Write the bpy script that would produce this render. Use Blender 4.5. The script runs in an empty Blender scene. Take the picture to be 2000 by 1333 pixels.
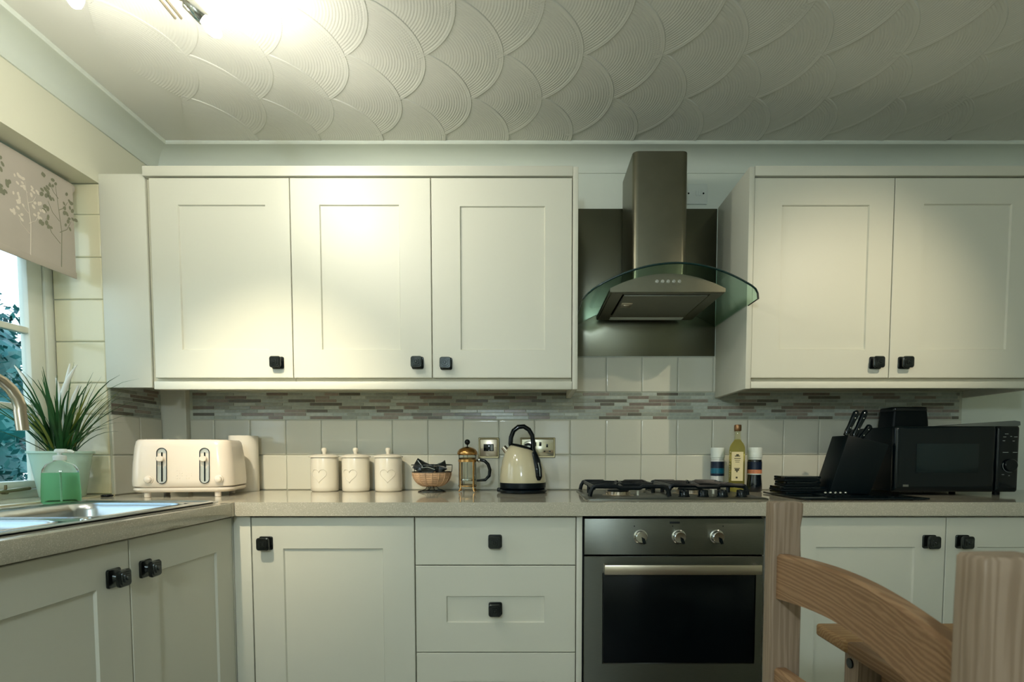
import bpy, bmesh, math, random
from mathutils import Vector, Matrix
random.seed(7)
PI = math.pi
scene = bpy.context.scene
C = scene.collection
def rad(a): return math.radians(a)

# ------------------------------------------------------------------ camera, sky, lamps, exposure
cam_d = bpy.data.cameras.new('camera'); cam = bpy.data.objects.new('camera', cam_d); C.objects.link(cam)
cam.location = (0, -2.4, 1.056); cam.rotation_euler = (rad(90 - 3.1), 0, 0)
cam_d.sensor_width = 36; cam_d.lens = 19.66; cam_d.shift_x = -0.0175; cam_d.shift_y = 0.1395
cam_d.clip_start = 0.05
scene.camera = cam
cam_d.dof.use_dof = True; cam_d.dof.focus_distance = 2.15; cam_d.dof.aperture_fstop = 9
w = bpy.data.worlds.new('sky'); scene.world = w; w.use_nodes = True
nt = w.node_tree; bg = nt.nodes['Background']
tc = nt.nodes.new('ShaderNodeTexCoord'); sp = nt.nodes.new('ShaderNodeSeparateXYZ'); cr = nt.nodes.new('ShaderNodeValToRGB')
nt.links.new(tc.outputs['Generated'], sp.inputs[0]); nt.links.new(sp.outputs['Z'], cr.inputs[0])
cr.color_ramp.elements[0].position = 0.0; cr.color_ramp.elements[0].color = (0.80, 0.93, 1.0, 1)
cr.color_ramp.elements[1].position = 0.9; cr.color_ramp.elements[1].color = (0.40, 0.68, 0.92, 1)
nt.links.new(cr.outputs[0], bg.inputs['Color']); bg.inputs['Strength'].default_value = 3.0

def lamp(name, kind, loc, power, col, size=0.012, target=None, angle=90, blend=0.6):
    d = bpy.data.lights.new(name, kind); d.energy = power; d.color = col
    d.shadow_soft_size = size
    if kind == 'SPOT': d.spot_size = rad(angle); d.spot_blend = blend
    o = bpy.data.objects.new(name, d); C.objects.link(o); o.location = loc
    if target is not None:
        o.rotation_euler = (Vector(target) - Vector(loc)).to_track_quat('-Z', 'Y').to_euler()
    return o
WARM = (1.0, 0.965, 0.85); WARM2 = (1.0, 0.87, 0.64); COOL = (0.74, 0.90, 1.0)
lamp('bulb_light', 'POINT', (-0.760, -0.865, 2.085), 5.2, WARM)
lamp('bulb_light', 'POINT', (-1.09, -0.965, 2.095), 3.4, WARM)
lamp('spot_light', 'SPOT', (-0.77, -0.865, 2.09), 7.5, WARM, 0.015, (-0.50, -0.34, 2.02), 95, 1.0)
lamp('spot_light', 'SPOT', (-0.95, -1.52, 2.12), 100, WARM2, 0.012, (-0.92, 0, 0.72), 48, 1.0)
lamp('spot_light', 'SPOT', (-0.72, -1.40, 2.12), 11, WARM, 0.012, (-0.1, -0.34, 1.3), 110, 1.0)
lamp('spot_light', 'SPOT', (1.45, -1.5, 2.12), 40, WARM2, 0.015, (1.10, -0.34, 1.40), 60, 1.0)
lamp('cool_fill_light', 'POINT', (-0.35, -3.5, 1.75), 62, COOL, 0.08)  # unseen cool fill added behind the camera to lift the cabinet fronts; no fitting
for lx, ly, lz, sx, sz, rx, rz in ((-1.82, -1.03, 1.45, 1.4, 1.1, 90, 90), (0.35, -4.70, 1.18, 0.5, 0.8, 90, 180)):
    d = bpy.data.lights.new('window_portal', 'AREA'); d.shape = 'RECTANGLE'; d.size = sx; d.size_y = sz
    d.cycles.is_portal = True
    o = bpy.data.objects.new('window_portal', d); C.objects.link(o); o.location = (lx, ly, lz)
    n = Vector((1, 0, 0)) if lx < -1 else Vector((0, 1, 0))
    o.rotation_euler = n.to_track_quat('-Z', 'Z').to_euler()
vs = scene.view_settings
scene.display_settings.display_device = 'sRGB'
vs.view_transform = 'Standard'; vs.look = 'None'; vs.gamma = 1; vs.use_curve_mapping = False; vs.exposure = -0.02

# ------------------------------------------------------------------ materials
def lin(c):
    return tuple(((x/255/12.92) if x/255 <= 0.04045 else ((x/255+0.055)/1.055)**2.4) for x in c)
def mat(name, col, rough=0.5, metal=0.0, spec=0.5, noise=None, bump=None, trans=0.0, ior=1.45, emit=None, coat=0.0, aniso=None, sub=None):
    """noise=(scale, amount[, stretch]) varies colour; bump=(scale, strength, distance[, stretch])."""
    m = bpy.data.materials.new(name); m.use_nodes = True
    n = m.node_tree; p = n.nodes['Principled BSDF']; c = lin(col)
    p.inputs['Base Color'].default_value = (*c, 1); p.inputs['Roughness'].default_value = rough
    p.inputs['Metallic'].default_value = metal; p.inputs['Specular IOR Level'].default_value = spec
    p.inputs['IOR'].default_value = ior; p.inputs['Transmission Weight'].default_value = trans
    p.inputs['Coat Weight'].default_value = coat; p.inputs['Coat Roughness'].default_value = 0.08
    if emit: p.inputs['Emission Color'].default_value = (*emit[0], 1); p.inputs['Emission Strength'].default_value = emit[1]
    def coords(st):
        t = n.nodes.new('ShaderNodeTexCoord'); mp = n.nodes.new('ShaderNodeMapping'); mp.inputs['Scale'].default_value = st
        n.links.new(t.outputs['Object'], mp.inputs[0]); return mp.outputs[0]
    if noise:
        v = coords(noise[2] if len(noise) > 2 else (1, 1, 1))
        t = n.nodes.new('ShaderNodeTexNoise'); t.inputs['Scale'].default_value = noise[0]; t.inputs['Detail'].default_value = 5
        n.links.new(v, t.inputs['Vector']); r = n.nodes.new('ShaderNodeValToRGB'); a = noise[1]
        r.color_ramp.elements[0].position = 0.3; r.color_ramp.elements[1].position = 0.7
        r.color_ramp.elements[0].color = (*[x*(1-a) for x in c], 1); r.color_ramp.elements[1].color = (*[min(1, x*(1+a)) for x in c], 1)
        n.links.new(t.outputs[0], r.inputs[0]); n.links.new(r.outputs[0], p.inputs['Base Color'])
    if bump:
        v = coords(bump[3] if len(bump) > 3 else (1, 1, 1))
        t = n.nodes.new('ShaderNodeTexNoise'); t.inputs['Scale'].default_value = bump[0]; t.inputs['Detail'].default_value = 4
        n.links.new(v, t.inputs['Vector']); b = n.nodes.new('ShaderNodeBump'); b.inputs['Strength'].default_value = bump[1]; b.inputs['Distance'].default_value = bump[2]
        n.links.new(t.outputs[0], b.inputs['Height']); n.links.new(b.outputs[0], p.inputs['Normal'])
    return m
M = {}
M['wall'] = mat('cream_wall_paint', (220, 218, 196), 0.75, bump=(60, 0.25, 0.002))
M['wallb'] = mat('pale_wall_paint', (214, 220, 208), 0.75, bump=(60, 0.25, 0.002))
M['ceiling'] = mat('white_artex', (224, 223, 213), 0.6, bump=(250, 0.15, 0.001))
M['cornice'] = mat('white_cornice', (214, 220, 208), 0.6)
M['cabinet'] = mat('ivory_cabinet', (214, 212, 196), 0.42, spec=0.4, bump=(30, 0.08, 0.0006, (1, 1, 20)))
M['carcass'] = mat('cream_carcass', (205, 200, 178), 0.5)
M['tile'] = mat('cream_ceramic', (208, 206, 190), 0.1, spec=0.5, bump=(9, 0.06, 0.002))
M['tilejamb'] = mat('yellow_cream_ceramic', (220, 212, 178), 0.12, spec=0.5, bump=(9, 0.06, 0.002))
M['grout'] = mat('tile_grout', (190, 193, 176), 0.8)
M['steel'] = mat('brushed_steel', (118, 120, 112), 0.38, 1.0, noise=(40, 0.1, (1, 60, 60)), bump=(60, 0.12, 0.0004, (1, 60, 60)))
ps = M['steel'].node_tree.nodes['Principled BSDF']; ps.inputs['Anisotropic'].default_value = 0.85; ps.inputs['Anisotropic Rotation'].default_value = 0.25
tg = M['steel'].node_tree.nodes.new('ShaderNodeTangent'); tg.direction_type = 'RADIAL'; tg.axis = 'Z'; M['steel'].node_tree.links.new(tg.outputs[0], ps.inputs['Tangent'])
M['steelv'] = mat('brushed_steel_dark', (122, 120, 104), 0.36, 1.0, noise=(14, 0.06), bump=(60, 0.10, 0.0004, (60, 60, 1)))
M['steelsplash'] = mat('steel_sheet', (112, 112, 98), 0.24, 1.0, noise=(6, 0.06), bump=(70, 0.08, 0.0004, (1, 60, 60)))
M['chrome'] = mat('chrome', (210, 210, 205), 0.12, 1.0)
M['nickel'] = mat('brushed_nickel', (196, 184, 165), 0.3, 1.0)
M['sinksteel'] = mat('sink_steel', (190, 196, 198), 0.24, 1.0)
M['pewter'] = mat('black_pewter', (62, 66, 66), 0.22, 0.9, noise=(60, 0.3))
M['black'] = mat('black_gloss', (3, 13, 18), 0.09, spec=0.4)
M['blackmatt'] = mat('black_matt', (4, 14, 18), 0.42, spec=0.2)
M['castiron'] = mat('black_enamel_iron', (3, 12, 17), 0.35, spec=0.3, bump=(200, 0.2, 0.0005))
M['ovenglass'] = mat('oven_glass', (3, 8, 11), 0.2, spec=0.2)
M['darkgap'] = mat('dark_gap', (12, 20, 20), 0.7)
M['bronze'] = mat('antique_brass_frame', (138, 128, 98), 0.35, 0.9)
M['brass'] = mat('brass', (196, 150, 92), 0.25, 1.0)
M['creamplastic'] = mat('cream_gloss', (224, 211, 194), 0.22, spec=0.5, coat=0.3)
M['kettle'] = mat('kettle_cream', (205, 194, 160), 0.14, spec=0.5, coat=0.6)
M['ceramic'] = mat('white_ceramic', (220, 212, 194), 0.18, spec=0.5, coat=0.3, bump=(25, 0.15, 0.002))
M['slotplate'] = mat('satin_slot_plate', (196, 194, 184), 0.35, 0.6)
M['paper'] = mat('white_paper', (226, 220, 206), 0.9, bump=(300, 0.3, 0.001))
M['whiteplastic'] = mat('white_plastic', (215, 222, 214), 0.35)
M['upvc'] = mat('white_window_frame', (232, 232, 216), 0.3)
M['wicker'] = mat('tan_wicker', (190, 156, 122), 0.6, noise=(30, 0.25), bump=(120, 0.5, 0.002, (1, 1, 4)))
M['foil'] = mat('black_foil', (10, 18, 20), 0.25, spec=0.7, bump=(40, 0.6, 0.004))
M['silverfoil'] = mat('silver_line', (200, 205, 200), 0.25, 0.8)
M['leaf'] = mat('leaf_green', (48, 96, 48), 0.4, noise=(6, 0.5))
M['leafy'] = mat('leaf_yellow_green', (140, 150, 66), 0.45, noise=(6, 0.3))
M['plume'] = mat('white_plume', (232, 230, 218), 0.9)
M['pot'] = mat('pale_aqua_pot', (186, 214, 198), 0.3, spec=0.5)
M['soil'] = mat('dark_soil', (40, 40, 30), 0.95)
M['clearglass'] = mat('clear_glass', (245, 250, 248), 0.02, trans=1.0, ior=1.3)
M['pane'] = mat('window_glass', (250, 255, 255), 0.0, trans=1.0, ior=1.02)
M['hoodglass'] = mat('green_tinted_glass', (196, 228, 212), 0.03, trans=1.0, ior=1.15)
M['glassedge'] = mat('dark_glass_edge', (16, 48, 46), 0.15, spec=0.6)
M['soapglass'] = mat('green_soap', (160, 222, 184), 0.02, trans=1.0, ior=1.08)
M['oil'] = mat('olive_oil', (244, 234, 150), 0.03, trans=0.97, ior=1.2)
M['oilneck'] = mat('pale_oil_glass', (228, 226, 190), 0.05, trans=0.85, ior=1.25)
M['label'] = mat('cream_label', (222, 206, 158), 0.6)
M['labelink'] = mat('label_ink', (74, 70, 48), 0.7)
M['copper'] = mat('copper_foil', (150, 112, 78), 0.35, 0.8)
M['salt'] = mat('white_salt', (205, 205, 200), 0.3, spec=0.6, coat=0.5)
M['pepper'] = mat('dark_pepper', (14, 22, 28), 0.15, spec=0.6, coat=0.5)
M['teal'] = mat('teal_label', (18, 100, 122), 0.4, noise=(40, 0.4))
M['navy'] = mat('navy_label', (10, 28, 52), 0.4)
M['orange'] = mat('orange_label', (196, 122, 84), 0.5, noise=(40, 0.3))
M['lightgrey'] = mat('pale_print', (150, 156, 150), 0.5)
M['blind'] = mat('linen_blind', (182, 173, 160), 0.85, bump=(300, 0.3, 0.001, (1, 1, 3)), noise=(5, 0.06))
M['blindink'] = mat('grey_print', (128, 128, 106), 0.85)
M['blindink2'] = mat('pale_print_motif', (216, 206, 190), 0.85)
M['bulb'] = mat('lit_bulb', (255, 255, 255), 0.3, emit=((1.0, 0.98, 0.92), 30))
M['bush'] = mat('garden_leaf', (34, 92, 88), 0.45, noise=(2.0, 0.7))
M['bush2'] = mat('garden_leaf_light', (110, 158, 150), 0.4, noise=(2.0, 0.4))
M['bark'] = mat('bark', (60, 52, 42), 0.9)
M['grass'] = mat('lawn', (58, 108, 98), 0.9, noise=(8, 0.4))
M['mesh'] = mat('filter_mesh', (128, 128, 116), 0.5, 0.8, bump=(400, 0.6, 0.002))
M['floor'] = mat('laminate_floor', (118, 112, 100), 0.4, noise=(12, 0.2, (1, 8, 1)))
for i, c in enumerate([(162, 168, 158), (144, 134, 122), (102, 98, 86), (178, 184, 174), (128, 116, 106), (146, 150, 138)]):
    M['mos%d' % i] = mat('mosaic_glaze', c, 0.25, spec=0.5, noise=(60, 0.12))
def quartz():
    m = mat('speckled_quartz', (176, 168, 148), 0.07, spec=0.65)
    n = m.node_tree; p = n.nodes['Principled BSDF']
    t = n.nodes.new('ShaderNodeTexCoord')
    v = n.nodes.new('ShaderNodeTexNoise'); v.inputs['Scale'].default_value = 520; v.inputs['Detail'].default_value = 3
    n.links.new(t.outputs['Object'], v.inputs['Vector'])
    r = n.nodes.new('ShaderNodeValToRGB'); e = r.color_ramp.elements
    e[0].position = 0.32; e[0].color = (*lin((176, 170, 152)), 1); e[1].position = 0.60; e[1].color = (*lin((190, 182, 162)), 1)
    q = e.new(0.74); q.color = (*lin((240, 236, 220)), 1)
    n.links.new(v.outputs[0], r.inputs[0]); n.links.new(r.outputs[0], p.inputs['Base Color'])
    return m
M['quartz'] = quartz()
def pine(name, axis, c1=(196, 158, 116), c2=(142, 104, 70)):
    m = mat(name, c1, 0.5, spec=0.35); n = m.node_tree; p = n.nodes['Principled BSDF']
    t = n.nodes.new('ShaderNodeTexCoord'); mp = n.nodes.new('ShaderNodeMapping')
    s = [20, 20, 20]; s[axis] = 1.0; mp.inputs['Scale'].default_value = s; mp.inputs['Location'].default_value = (0.37, 0.11, 0.23)
    n.links.new(t.outputs['Object'], mp.inputs[0])
    wv = n.nodes.new('ShaderNodeTexWave'); wv.wave_type = 'RINGS'; wv.rings_direction = 'XYZ'[axis]
    wv.inputs['Scale'].default_value = 2.6; wv.inputs['Distortion'].default_value = 9.0; wv.inputs['Detail'].default_value = 4; wv.inputs['Detail Scale'].default_value = 1.4
    n.links.new(mp.outputs[0], wv.inputs['Vector'])
    r = n.nodes.new('ShaderNodeValToRGB'); r.color_ramp.elements[0].position = 0.15; r.color_ramp.elements[1].position = 0.85
    r.color_ramp.elements[0].color = (*lin(c2), 1); r.color_ramp.elements[1].color = (*lin(c1), 1)
    n.links.new(wv.outputs[0], r.inputs[0]); n.links.new(r.outputs[0], p.inputs['Base Color'])
    b = n.nodes.new('ShaderNodeBump'); b.inputs['Strength'].default_value = 0.15; b.inputs['Distance'].default_value = 0.001
    n.links.new(wv.outputs[0], b.inputs['Height']); n.links.new(b.outputs[0], p.inputs['Normal'])
    return m
M['pinez'] = pine('pine_upright', 2, (144, 124, 104), (128, 108, 88)); M['piney'] = pine('pine_rail', 1, (150, 116, 84), (128, 94, 64)); M['pinex'] = pine('pine_across', 0, (160, 126, 86), (142, 106, 70))

# ------------------------------------------------------------------ mesh helpers (world coordinates unless the parent says otherwise)
W = {}
def bm_(): return bmesh.new()
def finish(name, b, m, parent=None, smooth=40, local=False):
    if parent is not None and not local: b.transform(W[parent].inverted())
    bmesh.ops.recalc_face_normals(b, faces=b.faces)
    me = bpy.data.meshes.new(name); b.to_mesh(me); b.free()
    me.materials.append(M[m] if isinstance(m, str) else m)
    if smooth:
        me.polygons.foreach_set('use_smooth', [True]*len(me.polygons)); me.set_sharp_from_angle(angle=rad(smooth))
    o = bpy.data.objects.new(name, me); C.objects.link(o)
    if parent is not None: o.parent = parent; W[o] = W[parent]
    else: W[o] = Matrix.Identity(4)
    return o
def tag(o, label, cat, group=None):
    o['label'] = label; o['category'] = cat
    if group: o['group'] = group
    return o
def thing(name, label, cat, loc=(0, 0, 0), rotz=0, group=None):
    o = bpy.data.objects.new(name, None); C.objects.link(o); o.location = loc; o.rotation_euler = (0, 0, rotz)
    o.empty_display_size = 0.05
    W[o] = Matrix.Translation(loc) @ Matrix.Rotation(rotz, 4, 'Z')
    if cat: tag(o, label, cat, group)
    return o
def struct(name, b, m, smooth=0):
    o = finish(name, b, m, smooth=smooth); o['kind'] = 'structure'; return o
def copy_tree(o, loc=None, rotz=None, label=None):
    c = o.copy(); C.objects.link(c)
    if loc is not None: c.location = loc
    if rotz is not None: c.rotation_euler = (0, 0, rotz)
    if label: c['label'] = label
    for ch in list(o.children):
        d = ch.copy(); C.objects.link(d); d.parent = c
        for g in list(ch.children):
            e = g.copy(); C.objects.link(e); e.parent = d
    W[c] = Matrix.Translation(c.location) @ Matrix.Rotation(c.rotation_euler.z, 4, 'Z')
    return c
def box(b, x0, x1, y0, y1, z0, z1, bev=0.0, seg=2):
    x0, x1 = sorted((x0, x1)); y0, y1 = sorted((y0, y1)); z0, z1 = sorted((z0, z1))
    vs_ = [b.verts.new((x, y, z)) for x in (x0, x1) for y in (y0, y1) for z in (z0, z1)]
    f = [(0, 1, 3, 2), (4, 6, 7, 5), (0, 4, 5, 1), (2, 3, 7, 6), (0, 2, 6, 4), (1, 5, 7, 3)]
    fs = [b.faces.new([vs_[i] for i in q]) for q in f]
    if bev:
        es = list({e for q in fs for e in q.edges})
        bmesh.ops.bevel(b, geom=es, offset=bev, segments=seg, affect='EDGES', profile=0.5)
    return b
def rrect(cx, cy, w_, h_, r, seg=4):
    pts = []; r = min(r, w_/2-1e-5, h_/2-1e-5)
    for sx, sy, a0 in ((1, 1, 0), (-1, 1, 90), (-1, -1, 180), (1, -1, 270)):
        for k in range(seg+1):
            a = rad(a0 + 90*k/seg); pts.append((cx+sx*(w_/2-r)+r*math.cos(a), cy+sy*(h_/2-r)+r*math.sin(a)))
    return pts
def rect(x0, x1, y0, y1): return [(x1, y1), (x0, y1), (x0, y0), (x1, y0)]
def stack(b, rings, cap0=True, cap1=True):
    """loft equal-count rings of 3-D points"""
    R = [[b.verts.new(p) for p in r] for r in rings]; n = len(R[0])
    for a, c in zip(R, R[1:]):
        for i in range(n): b.faces.new((a[i], a[(i+1) % n], c[(i+1) % n], c[i]))
    if cap0: b.faces.new(R[0][::-1])
    if cap1: b.faces.new(R[-1])
    return R
def lathe(b, cx, cy, prof, seg=28, cap0=True, cap1=True):
    stack(b, [[(cx+r*math.cos(2*PI*k/seg), cy+r*math.sin(2*PI*k/seg), z) for k in range(seg)] for r, z in prof], cap0, cap1); return b
def cyl(b, p0, p1, r0, r1=None, seg=20):
    return tube(b, [p0, p1], [r0, r1 if r1 is not None else r0], seg)
def tube(b, pts, r, seg=12, closed=False, flat=None):
    pts = [Vector(p) for p in pts]; n = len(pts); rings = []; up = None
    for i, p in enumerate(pts):
        if closed: t = pts[(i+1) % n]-pts[i-1]
        else: t = pts[min(i+1, n-1)]-pts[max(i-1, 0)]
        t.normalize()
        if up is None: up = Vector((0, 0, 1)) if abs(t.z) < 0.95 else Vector((1, 0, 0))
        s = t.cross(up).normalized(); up = s.cross(t).normalized()
        rr = r[i] if isinstance(r, (list, tuple)) else r
        ru, rs = (rr, rr) if not flat else (rr*flat[0], rr*flat[1])
        rings.append([p+s*rs*math.cos(2*PI*k/seg)+up*ru*math.sin(2*PI*k/seg) for k in range(seg)])
    if closed:
        stack(b, rings+[rings[0]], False, False); bmesh.ops.remove_doubles(b, verts=b.verts, dist=1e-6)
    else: stack(b, rings)
    return b
def prism(b, poly, axis, a0, a1):
    """extrude a 2-D polygon along an axis: axis 0 -> poly is (y,z); 1 -> (x,z); 2 -> (x,y)"""
    def P(u, v, t): return ((t, u, v), (u, t, v), (u, v, t))[axis]
    stack(b, [[P(u, v, a0) for u, v in poly], [P(u, v, a1) for u, v in poly]]); return b
def arc(cx, cy, r, a0, a1, n): return [(cx+r*math.cos(rad(a0+(a1-a0)*k/n)), cy+r*math.sin(rad(a0+(a1-a0)*k/n))) for k in range(n+1)]

# ------------------------------------------------------------------ room shell
XL, XR, XT, YF, ZC = -1.555, 2.55, 1.84, -4.6, 2.30
WY0, WY1, WZ0, WZ1 = -0.32, -1.75, 0.90, 2.03
b = bm_(); box(b, XL-0.26, XR+0.15, -0.002, 0.15, 0, ZC+0.1); wall_back = struct('wall_back', b, 'wallb')
b = bm_()
box(b, XL-0.25, XL, -0.0021, WY0, 0, ZC+0.1); box(b, XL-0.25, XL, WY1, YF, 0, ZC+0.1)
box(b, XL-0.25, XL, WY0, WY1, 0, WZ0-0.002); box(b, XL-0.25, XL, WY0, WY1, WZ1, ZC+0.1)
wall_left = struct('wall_left', b, 'wall')
b = bm_(); box(b, XR, XR+0.15, -0.0021, YF, 0, ZC+0.1); struct('wall_right', b, 'wall')
b = bm_()
box(b, XL-0.25, 0.15, YF-0.12, YF, 0, ZC+0.1); box(b, 0.55, XR+0.15, YF-0.12, YF, 0, ZC+0.1)
box(b, 0.15, 0.55, YF-0.12, YF, 0, 0.85); box(b, 0.15, 0.55, YF-0.12, YF, 1.5, ZC+0.1)
struct('wall_front', b, 'wall')
b = bm_(); box(b, XL-0.26, XR+0.15, YF-0.12, 0.15, -0.1, 0.0); struct('floor', b, 'floor')
b = bm_(); box(b, XL-0.26, XR+0.15, YF-0.12, 0.15, ZC+0.0005, ZC+0.12); ceiling = struct('ceiling', b, 'ceiling')

# fan-shaped artex swirls combed into the ceiling: one mesh, one object per fan
def fan_mesh():
    b = bm_(); R0 = 0.262; NR = 104; NA = 22; A = 61
    def h(r):
        u = r/R0; k = 0.0002+0.0010*u
        k += 0.0013*min(1, u*1.6)*(0.5-0.5*math.cos(2*PI*r/0.0088))
        if u > 0.955: k += 0.0009*math.sin((u-0.955)/0.045*PI)
        return -k
    rows = []
    for i in range(NR+1):
        r = 0.006+(R0-0.006)*i/NR
        rows.append([(r*math.cos(rad(-A+2*A*j/NA)), r*math.sin(rad(-A+2*A*j/NA)), h(r)) for j in range(NA+1)])
    V = [[b.verts.new(p) for p in r] for r in rows]
    for a, c in zip(V, V[1:]):
        for j in range(NA): b.faces.new((a[j], a[j+1], c[j+1], c[j]))
    last = [b.verts.new((v.co.x*1.004, v.co.y*1.004, 0.0)) for v in V[-1]]
    for j in range(NA): b.faces.new((V[-1][j], V[-1][j+1], last[j+1], last[j]))
    me = bpy.data.meshes.new('artex_fan'); b.to_mesh(me); b.free(); me.materials.append(M['ceiling'])
    me.polygons.foreach_set('use_smooth', [True]*len(me.polygons)); return me
fm = fan_mesh()
for j in range(-1, 9):
    for i in range(-8, 11):
        x = -0.094+0.248*i+(0.124 if j % 2 else 0); y = -0.158-0.215*j
        if x < XL+0.12 or x > XR-0.30 or y > -0.08: continue
        if not (-0.9 < x or True): continue
        o = bpy.data.objects.new('artex_fan', fm); C.objects.link(o); o.parent = ceiling
        o.location = (x, y, ZC-0.0006+0.0002*(i % 3)); o.rotation_euler = (0, 0, rad(random.uniform(-3, 3)))
# coving
def cove(pts, name):
    b = bm_(); stack(b, [[Vector(p) for p in r] for r in pts]); return struct(name, b, 'cornice', 30)
def cprof(n):     # (offset from wall, z)
    p = [(0.0, 2.222), (0.006, 2.222), (0.010, 2.230)]
    p += [(0.010+0.078*(1-math.cos(rad(a))), 2.230+0.056*math.sin(rad(a))) for a in range(15, 91, 15)]
    p += [(0.094, 2.286), (0.104, 2.287), (0.108, 2.292), (0.108, 2.2998), (0.0, 2.2998)]
    return p
cp = cprof(0)
cove([[(XL+o, -o, z) for o, z in cp], [(XR-0.001, -o, z) for o, z in cp]], 'trim_1')
cove([[(XL+o, -o, z) for o, z in cp], [(XL+o, YF+0.001, z) for o, z in cp]], 'trim_2')
# boxed-in corner pipe
b = bm_(); box(b, XL+0.0005, -1.448, -0.0005, -0.034, 0.9005, 1.45, 0.002); struct('trim_3', b, 'tile')

# wall tiles: shared meshes, one object each
def tile_mesh(w_, h_, key='tile', t=0.006, name='tile'):
    b = bm_(); g = 0.0011
    rs = []
    for ins, n in ((g, 0.0), (g, t*0.55), (g+0.0012, t*0.85), (g+0.0035, t), (g+0.006, t)):
        rs.append([(u, -n, v) for u, v in rrect(w_/2, h_/2, w_-2*ins, h_-2*ins, 0.002, 1)])
    stack(b, rs, False, True); bmesh.ops.recalc_face_normals(b, faces=b.faces)
    me = bpy.data.meshes.new(name); b.to_mesh(me); b.free(); me.materials.append(M[key])
    me.polygons.foreach_set('use_smooth', [True]*len(me.polygons)); me.set_sharp_from_angle(angle=rad(50)); return me
TM = {}
def tile_at(parent, x, y, z, w_, h_, rotz=0, key='tile'):
    k = (round(w_, 4), round(h_, 4), key)
    if k not in TM: TM[k] = tile_mesh(w_, h_, key)
    o = bpy.data.objects.new('tile', TM[k]); C.objects.link(o); o.parent = parent
    o.location = (x, y, z); o.rotation_euler = (rad(random.uniform(-.12, .12)), 0, rotz+rad(random.uniform(-.12, .12))); return o
# grout beds
b = bm_(); box(b, -1.4479, XT-0.0005, -0.0021, -0.0045, 0.9003, 1.4665); gb = finish('grout_bed', b, 'grout', wall_back, 0)
b = bm_(); box(b, XL, XL+0.003, -0.035, WY0+0.0005, 0.9003, 1.32); finish('grout_bed', b, 'grout', wall_left, 0)
b = bm_(); box(b, XL-0.183, XL-0.0005, WY0-0.0002, WY0-0.003, 0.9053, WZ1-0.001); finish('grout_bed', b, 'grout', wall_left, 0)
P0 = 0.1715
cols = [P0+0.1515*k for k in range(-11, 11)]
for z0, z1 in ((0.9005, 1.05), (1.05, 1.20)):
    for x in [-1.4479]+[c for c in cols if -1.4479 < c < XT-0.02]:
        nx = min([c for c in cols if c > x+0.01]+[XT-0.001])
        tile_at(wall_back, x, -0.0035, z0, nx-x, z1-z0)
for x in [c for c in cols if 0.0 < c < 0.85]:
    tile_at(wall_back, x, -0.0035, 1.316, 0.1515, 0.149)
# left wall (faces +X): rotate so local -y points to +x
for z0, z1 in ((0.9005, 1.05), (1.05, 1.20)):
    tile_at(wall_left, XL+0.002, WY0, z0, 0.15, z1-z0, PI/2); tile_at(wall_left, XL+0.002, WY0+0.15, z0, 0.134, z1-z0, PI/2)
# window jamb (faces -Y)
zz = [0.906, 1.05, 1.20, 1.315, 1.465, 1.617, 1.768, 1.92, 2.029]
for z0, z1 in zip(zz, zz[1:]):
    tile_at(wall_left, XL-0.183, WY0-0.002, z0, 0.1825, z1-z0, 0, 'tilejamb')
# mosaic border
MM = {}
def mosaic(parent, a0, a1, place, rows=8, zb=1.2012, pitch=0.01425):
    cnt = 0
    for r in range(rows):
        a = a0; prev = -1
        while a < a1-0.012:
            ln = random.choice((0.062, 0.092, 0.115, 0.138)); ln = min(ln, a1-a)
            if a == a0 and r % 2: ln = random.choice((0.04, 0.062, 0.092))
            c = random.choices(range(6), (6, 2, 2.2, 6, 2, 4))[0]
            if c == prev: c = (c+1) % 6
            prev = c; k = (round(ln, 3), c)
            if k not in MM:
                b = bm_(); g = 0.0011
                stack(b, [[(u, -n, v) for u, v in rect(g+i, ln-g-i, g+i, pitch-g-i)] for i, n in ((0, 0), (0, 0.0022), (0.0005, 0.0027))], False, True)
                bmesh.ops.recalc_face_normals(b, faces=b.faces)
                me = bpy.data.meshes.new('mosaic_tile'); b.to_mesh(me); b.free(); me.materials.append(M['mos%d' % c]); MM[k] = me
            o = bpy.data.objects.new('mosaic_tile', MM[k]); C.objects.link(o); o.parent = parent
            place(o, a, zb+r*pitch); a += ln; cnt += 1
    return cnt
def pb(o, a, z): o.location = (a, -0.0035, z)
def pl(o, a, z): o.location = (XL+0.002, a, z); o.rotation_euler = (0, 0, PI/2)
nm = mosaic(wall_back, -1.436, 1.828, pb); mosaic(wall_left, -0.316, -0.036, pl)
print('mosaic', nm)

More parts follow.
